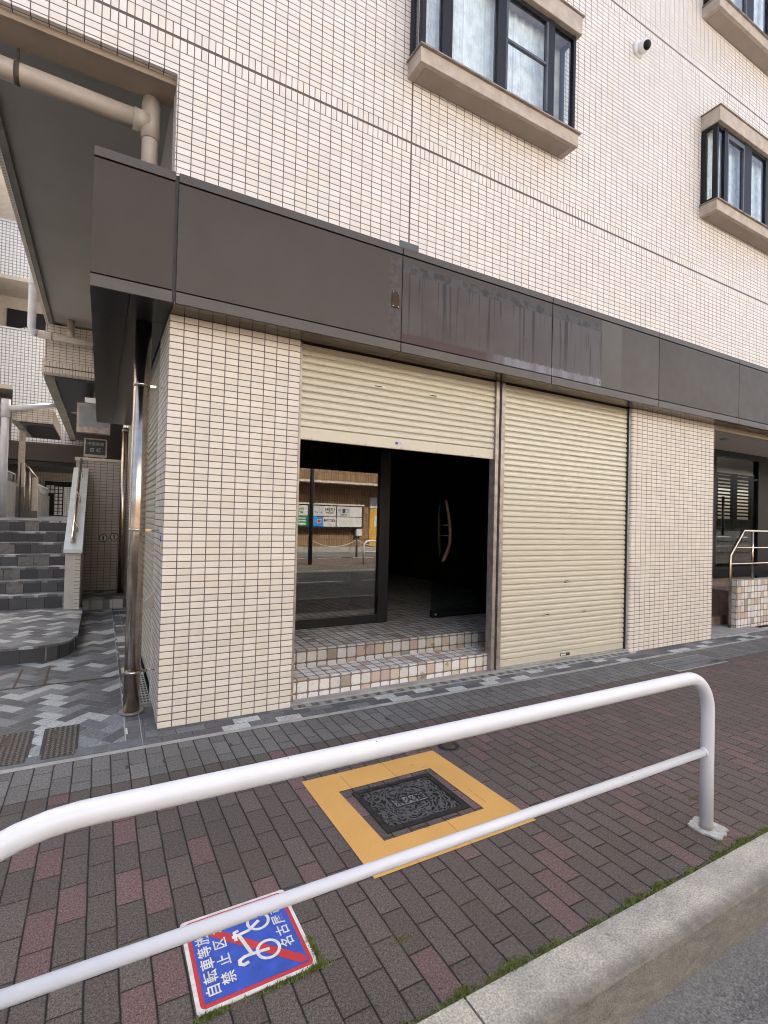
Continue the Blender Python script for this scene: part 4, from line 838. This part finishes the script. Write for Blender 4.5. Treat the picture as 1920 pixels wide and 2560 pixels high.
dd = tag(MB().box(10.85, 11.75, -15.2, -15.15, .3, 2.07).build('door', 'mustard', OB), None); MB().box(11.1, 11.4, -15.15, -15.14, 1.2, 1.75).build('notice', 'signw', dd); MB().box(10.85, 11.75, -15.2, -15.16, 2.1, 2.62).build('transom_panel', 'sgrey', OB)
MB().box(10.1, 10.38, -15.2, -15.0, .78, 1.1).build('meter_box', 'signw', OB)
SB = thing('sign_board', (8.5, -15, 1.1), 'long board of company sign panels, mirrored in the shop glass', 'sign')
MB().box(4.5, 10.42, -15.2, -14.98, 1.13, 2.17).build('frame', 'ink', SB); MB().box(4.48, 10.44, -15.2, -14.95, 2.17, 2.24).build('top_cap', 'stucco', SB)
def panel(x0, x1, z0, z1, mat): return MB().box(x0, x1, -14.98, -14.965, z0, z1).build('panel', mat, SB)
YP = -14.962
for x0, x1, zt_, ma in ((9.73, 10.33, 1, 'signw'), (9.73, 10.33, 0, 'signw'), (9.06, 9.725, 1, 'sgrey'), (9.06, 9.725, 0, 'signw'), (8.4, 9.01, 1, 'signw'), (8.4, 9.01, 0, 'signw'), (7.7, 8.395, 1, 'sgrey'), (7.7, 8.395, 0, 'sblue'), (6.95, 7.64, 1, 'signw'), (6.95, 7.64, 0, 'green'), (6.2, 6.9, 1, 'signw'), (6.2, 6.9, 0, 'sgrey')):
    panel(x0, x1, 1.66 if zt_ else 1.19, 2.12 if zt_ else 1.63, ma)
def ot(s_, x, z, size, mat): text_mesh('lettering', s_, size, mat, SB, (x, YP, z), (-1, 0, 0), (0, 0, 1), 'CENTER', .001, 1, size * .02)
ot('USEN', 8.705, 1.95, .2, 'ink'); ot('SECOM', 8.705, 1.47, .17, 'ink'); ot('セコム', 8.705, 1.28, .07, 'ink')
ot('ルームアップ', 8.05, 1.82, .1, 'ink'); ot('専門館', 7.26, 1.79, .12, 'green'); ot('中央保険', 7.26, 1.95, .11, 'green')
k = MB(); k.box(9.25, 9.55, YP - .002, YP + .002, 1.72, 1.76); k.box(9.33, 9.48, YP - .002, YP + .002, 1.83, 2.02)
for i in range(3): k.box(9.12, 9.26, YP - .002, YP + .002, 1.86 + i * .06, 1.88 + i * .06); k.box(9.54, 9.68, YP - .002, YP + .002, 1.86 + i * .06, 1.88 + i * .06)
k.box(8.5, 8.9, YP - .002, YP + .002, 1.79, 1.83); k.build('emblem', 'ink', SB)
k = MB(); k.box(7.02, 7.55, YP - .002, YP + .002, 1.52, 1.57); k.box(7.02, 7.55, YP - .002, YP + .002, 1.4, 1.46); k.box(7.02, 7.55, YP - .002, YP + .002, 1.26, 1.34); k.box(8.1, 8.3, YP - .002, YP + .001, 1.33, 1.52); k.build('emblem', 'signw', SB)
k = MB(); k.box(8.13, 8.27, YP, YP + .003, 1.36, 1.49); k.build('emblem', 'red', SB); ot('アコム', 7.93, 1.4, .1, 'signw')
UPo = tag((lambda q: (q.tube([(5.75, -9.6, 0), (5.75, -9.6, 7)], .07, 16), q)[1])(MB()).build('utility_pole', 'poleg'), 'dark grey pole on the opposite kerb, mirrored in the shop glass', 'pole')
OG = thing('guardrail', (7.6, -9.3, 0), 'white guardrail on the opposite kerb, mirrored in the shop glass', 'guardrail')
q = MB(); q.tube([(7.6, -9.3, 0), (7.6, -9.3, .6)] + [(7.6 + .2 * (1 - math.cos(R(a))), -9.3, .6 + .2 * math.sin(R(a))) for a in range(15, 91, 15)] + [(10, -9.3, .8)], .035, 14); q.build('top_rail', 'white', OG); q = MB(); q.tube([(7.6, -9.3, .42), (10, -9.3, .42)], .022, 12); q.build('lower_rail', 'white', OG)
for x, lb in ((6.75, 'dark bollard left of the pole, mirrored in the shop glass'), (8.75, 'dark bollard near the white guardrail, mirrored in the shop glass')):
    bo = thing('bollard', (x, -12.2, 0), lb, 'bollard', 'chain bollards across the road'); q = MB(); q.tube([(x, -12.2, 0), (x, -12.2, .8)], .045, 12); q.build('post', 'poleg', bo); q = MB(); q.tube([(x, -12.2, .8), (x, -12.2, .86)], [.06, .03], 12); q.build('cap', 'poleg', bo)
q = MB(); q.tube([(6.75 + i * .2, -12.2, .72 - .28 * (1 - ((i - 5) / 5) ** 2)) for i in range(11)], .012, 6); q.tube([(8.75 + i * .2, -12.2, .72 - .28 * (1 - ((i - 5) / 5) ** 2)) for i in range(11)], .012, 6); tag(q.build('chain', 'signw'), 'pale drooping chain between the bollards across the road', 'chain')
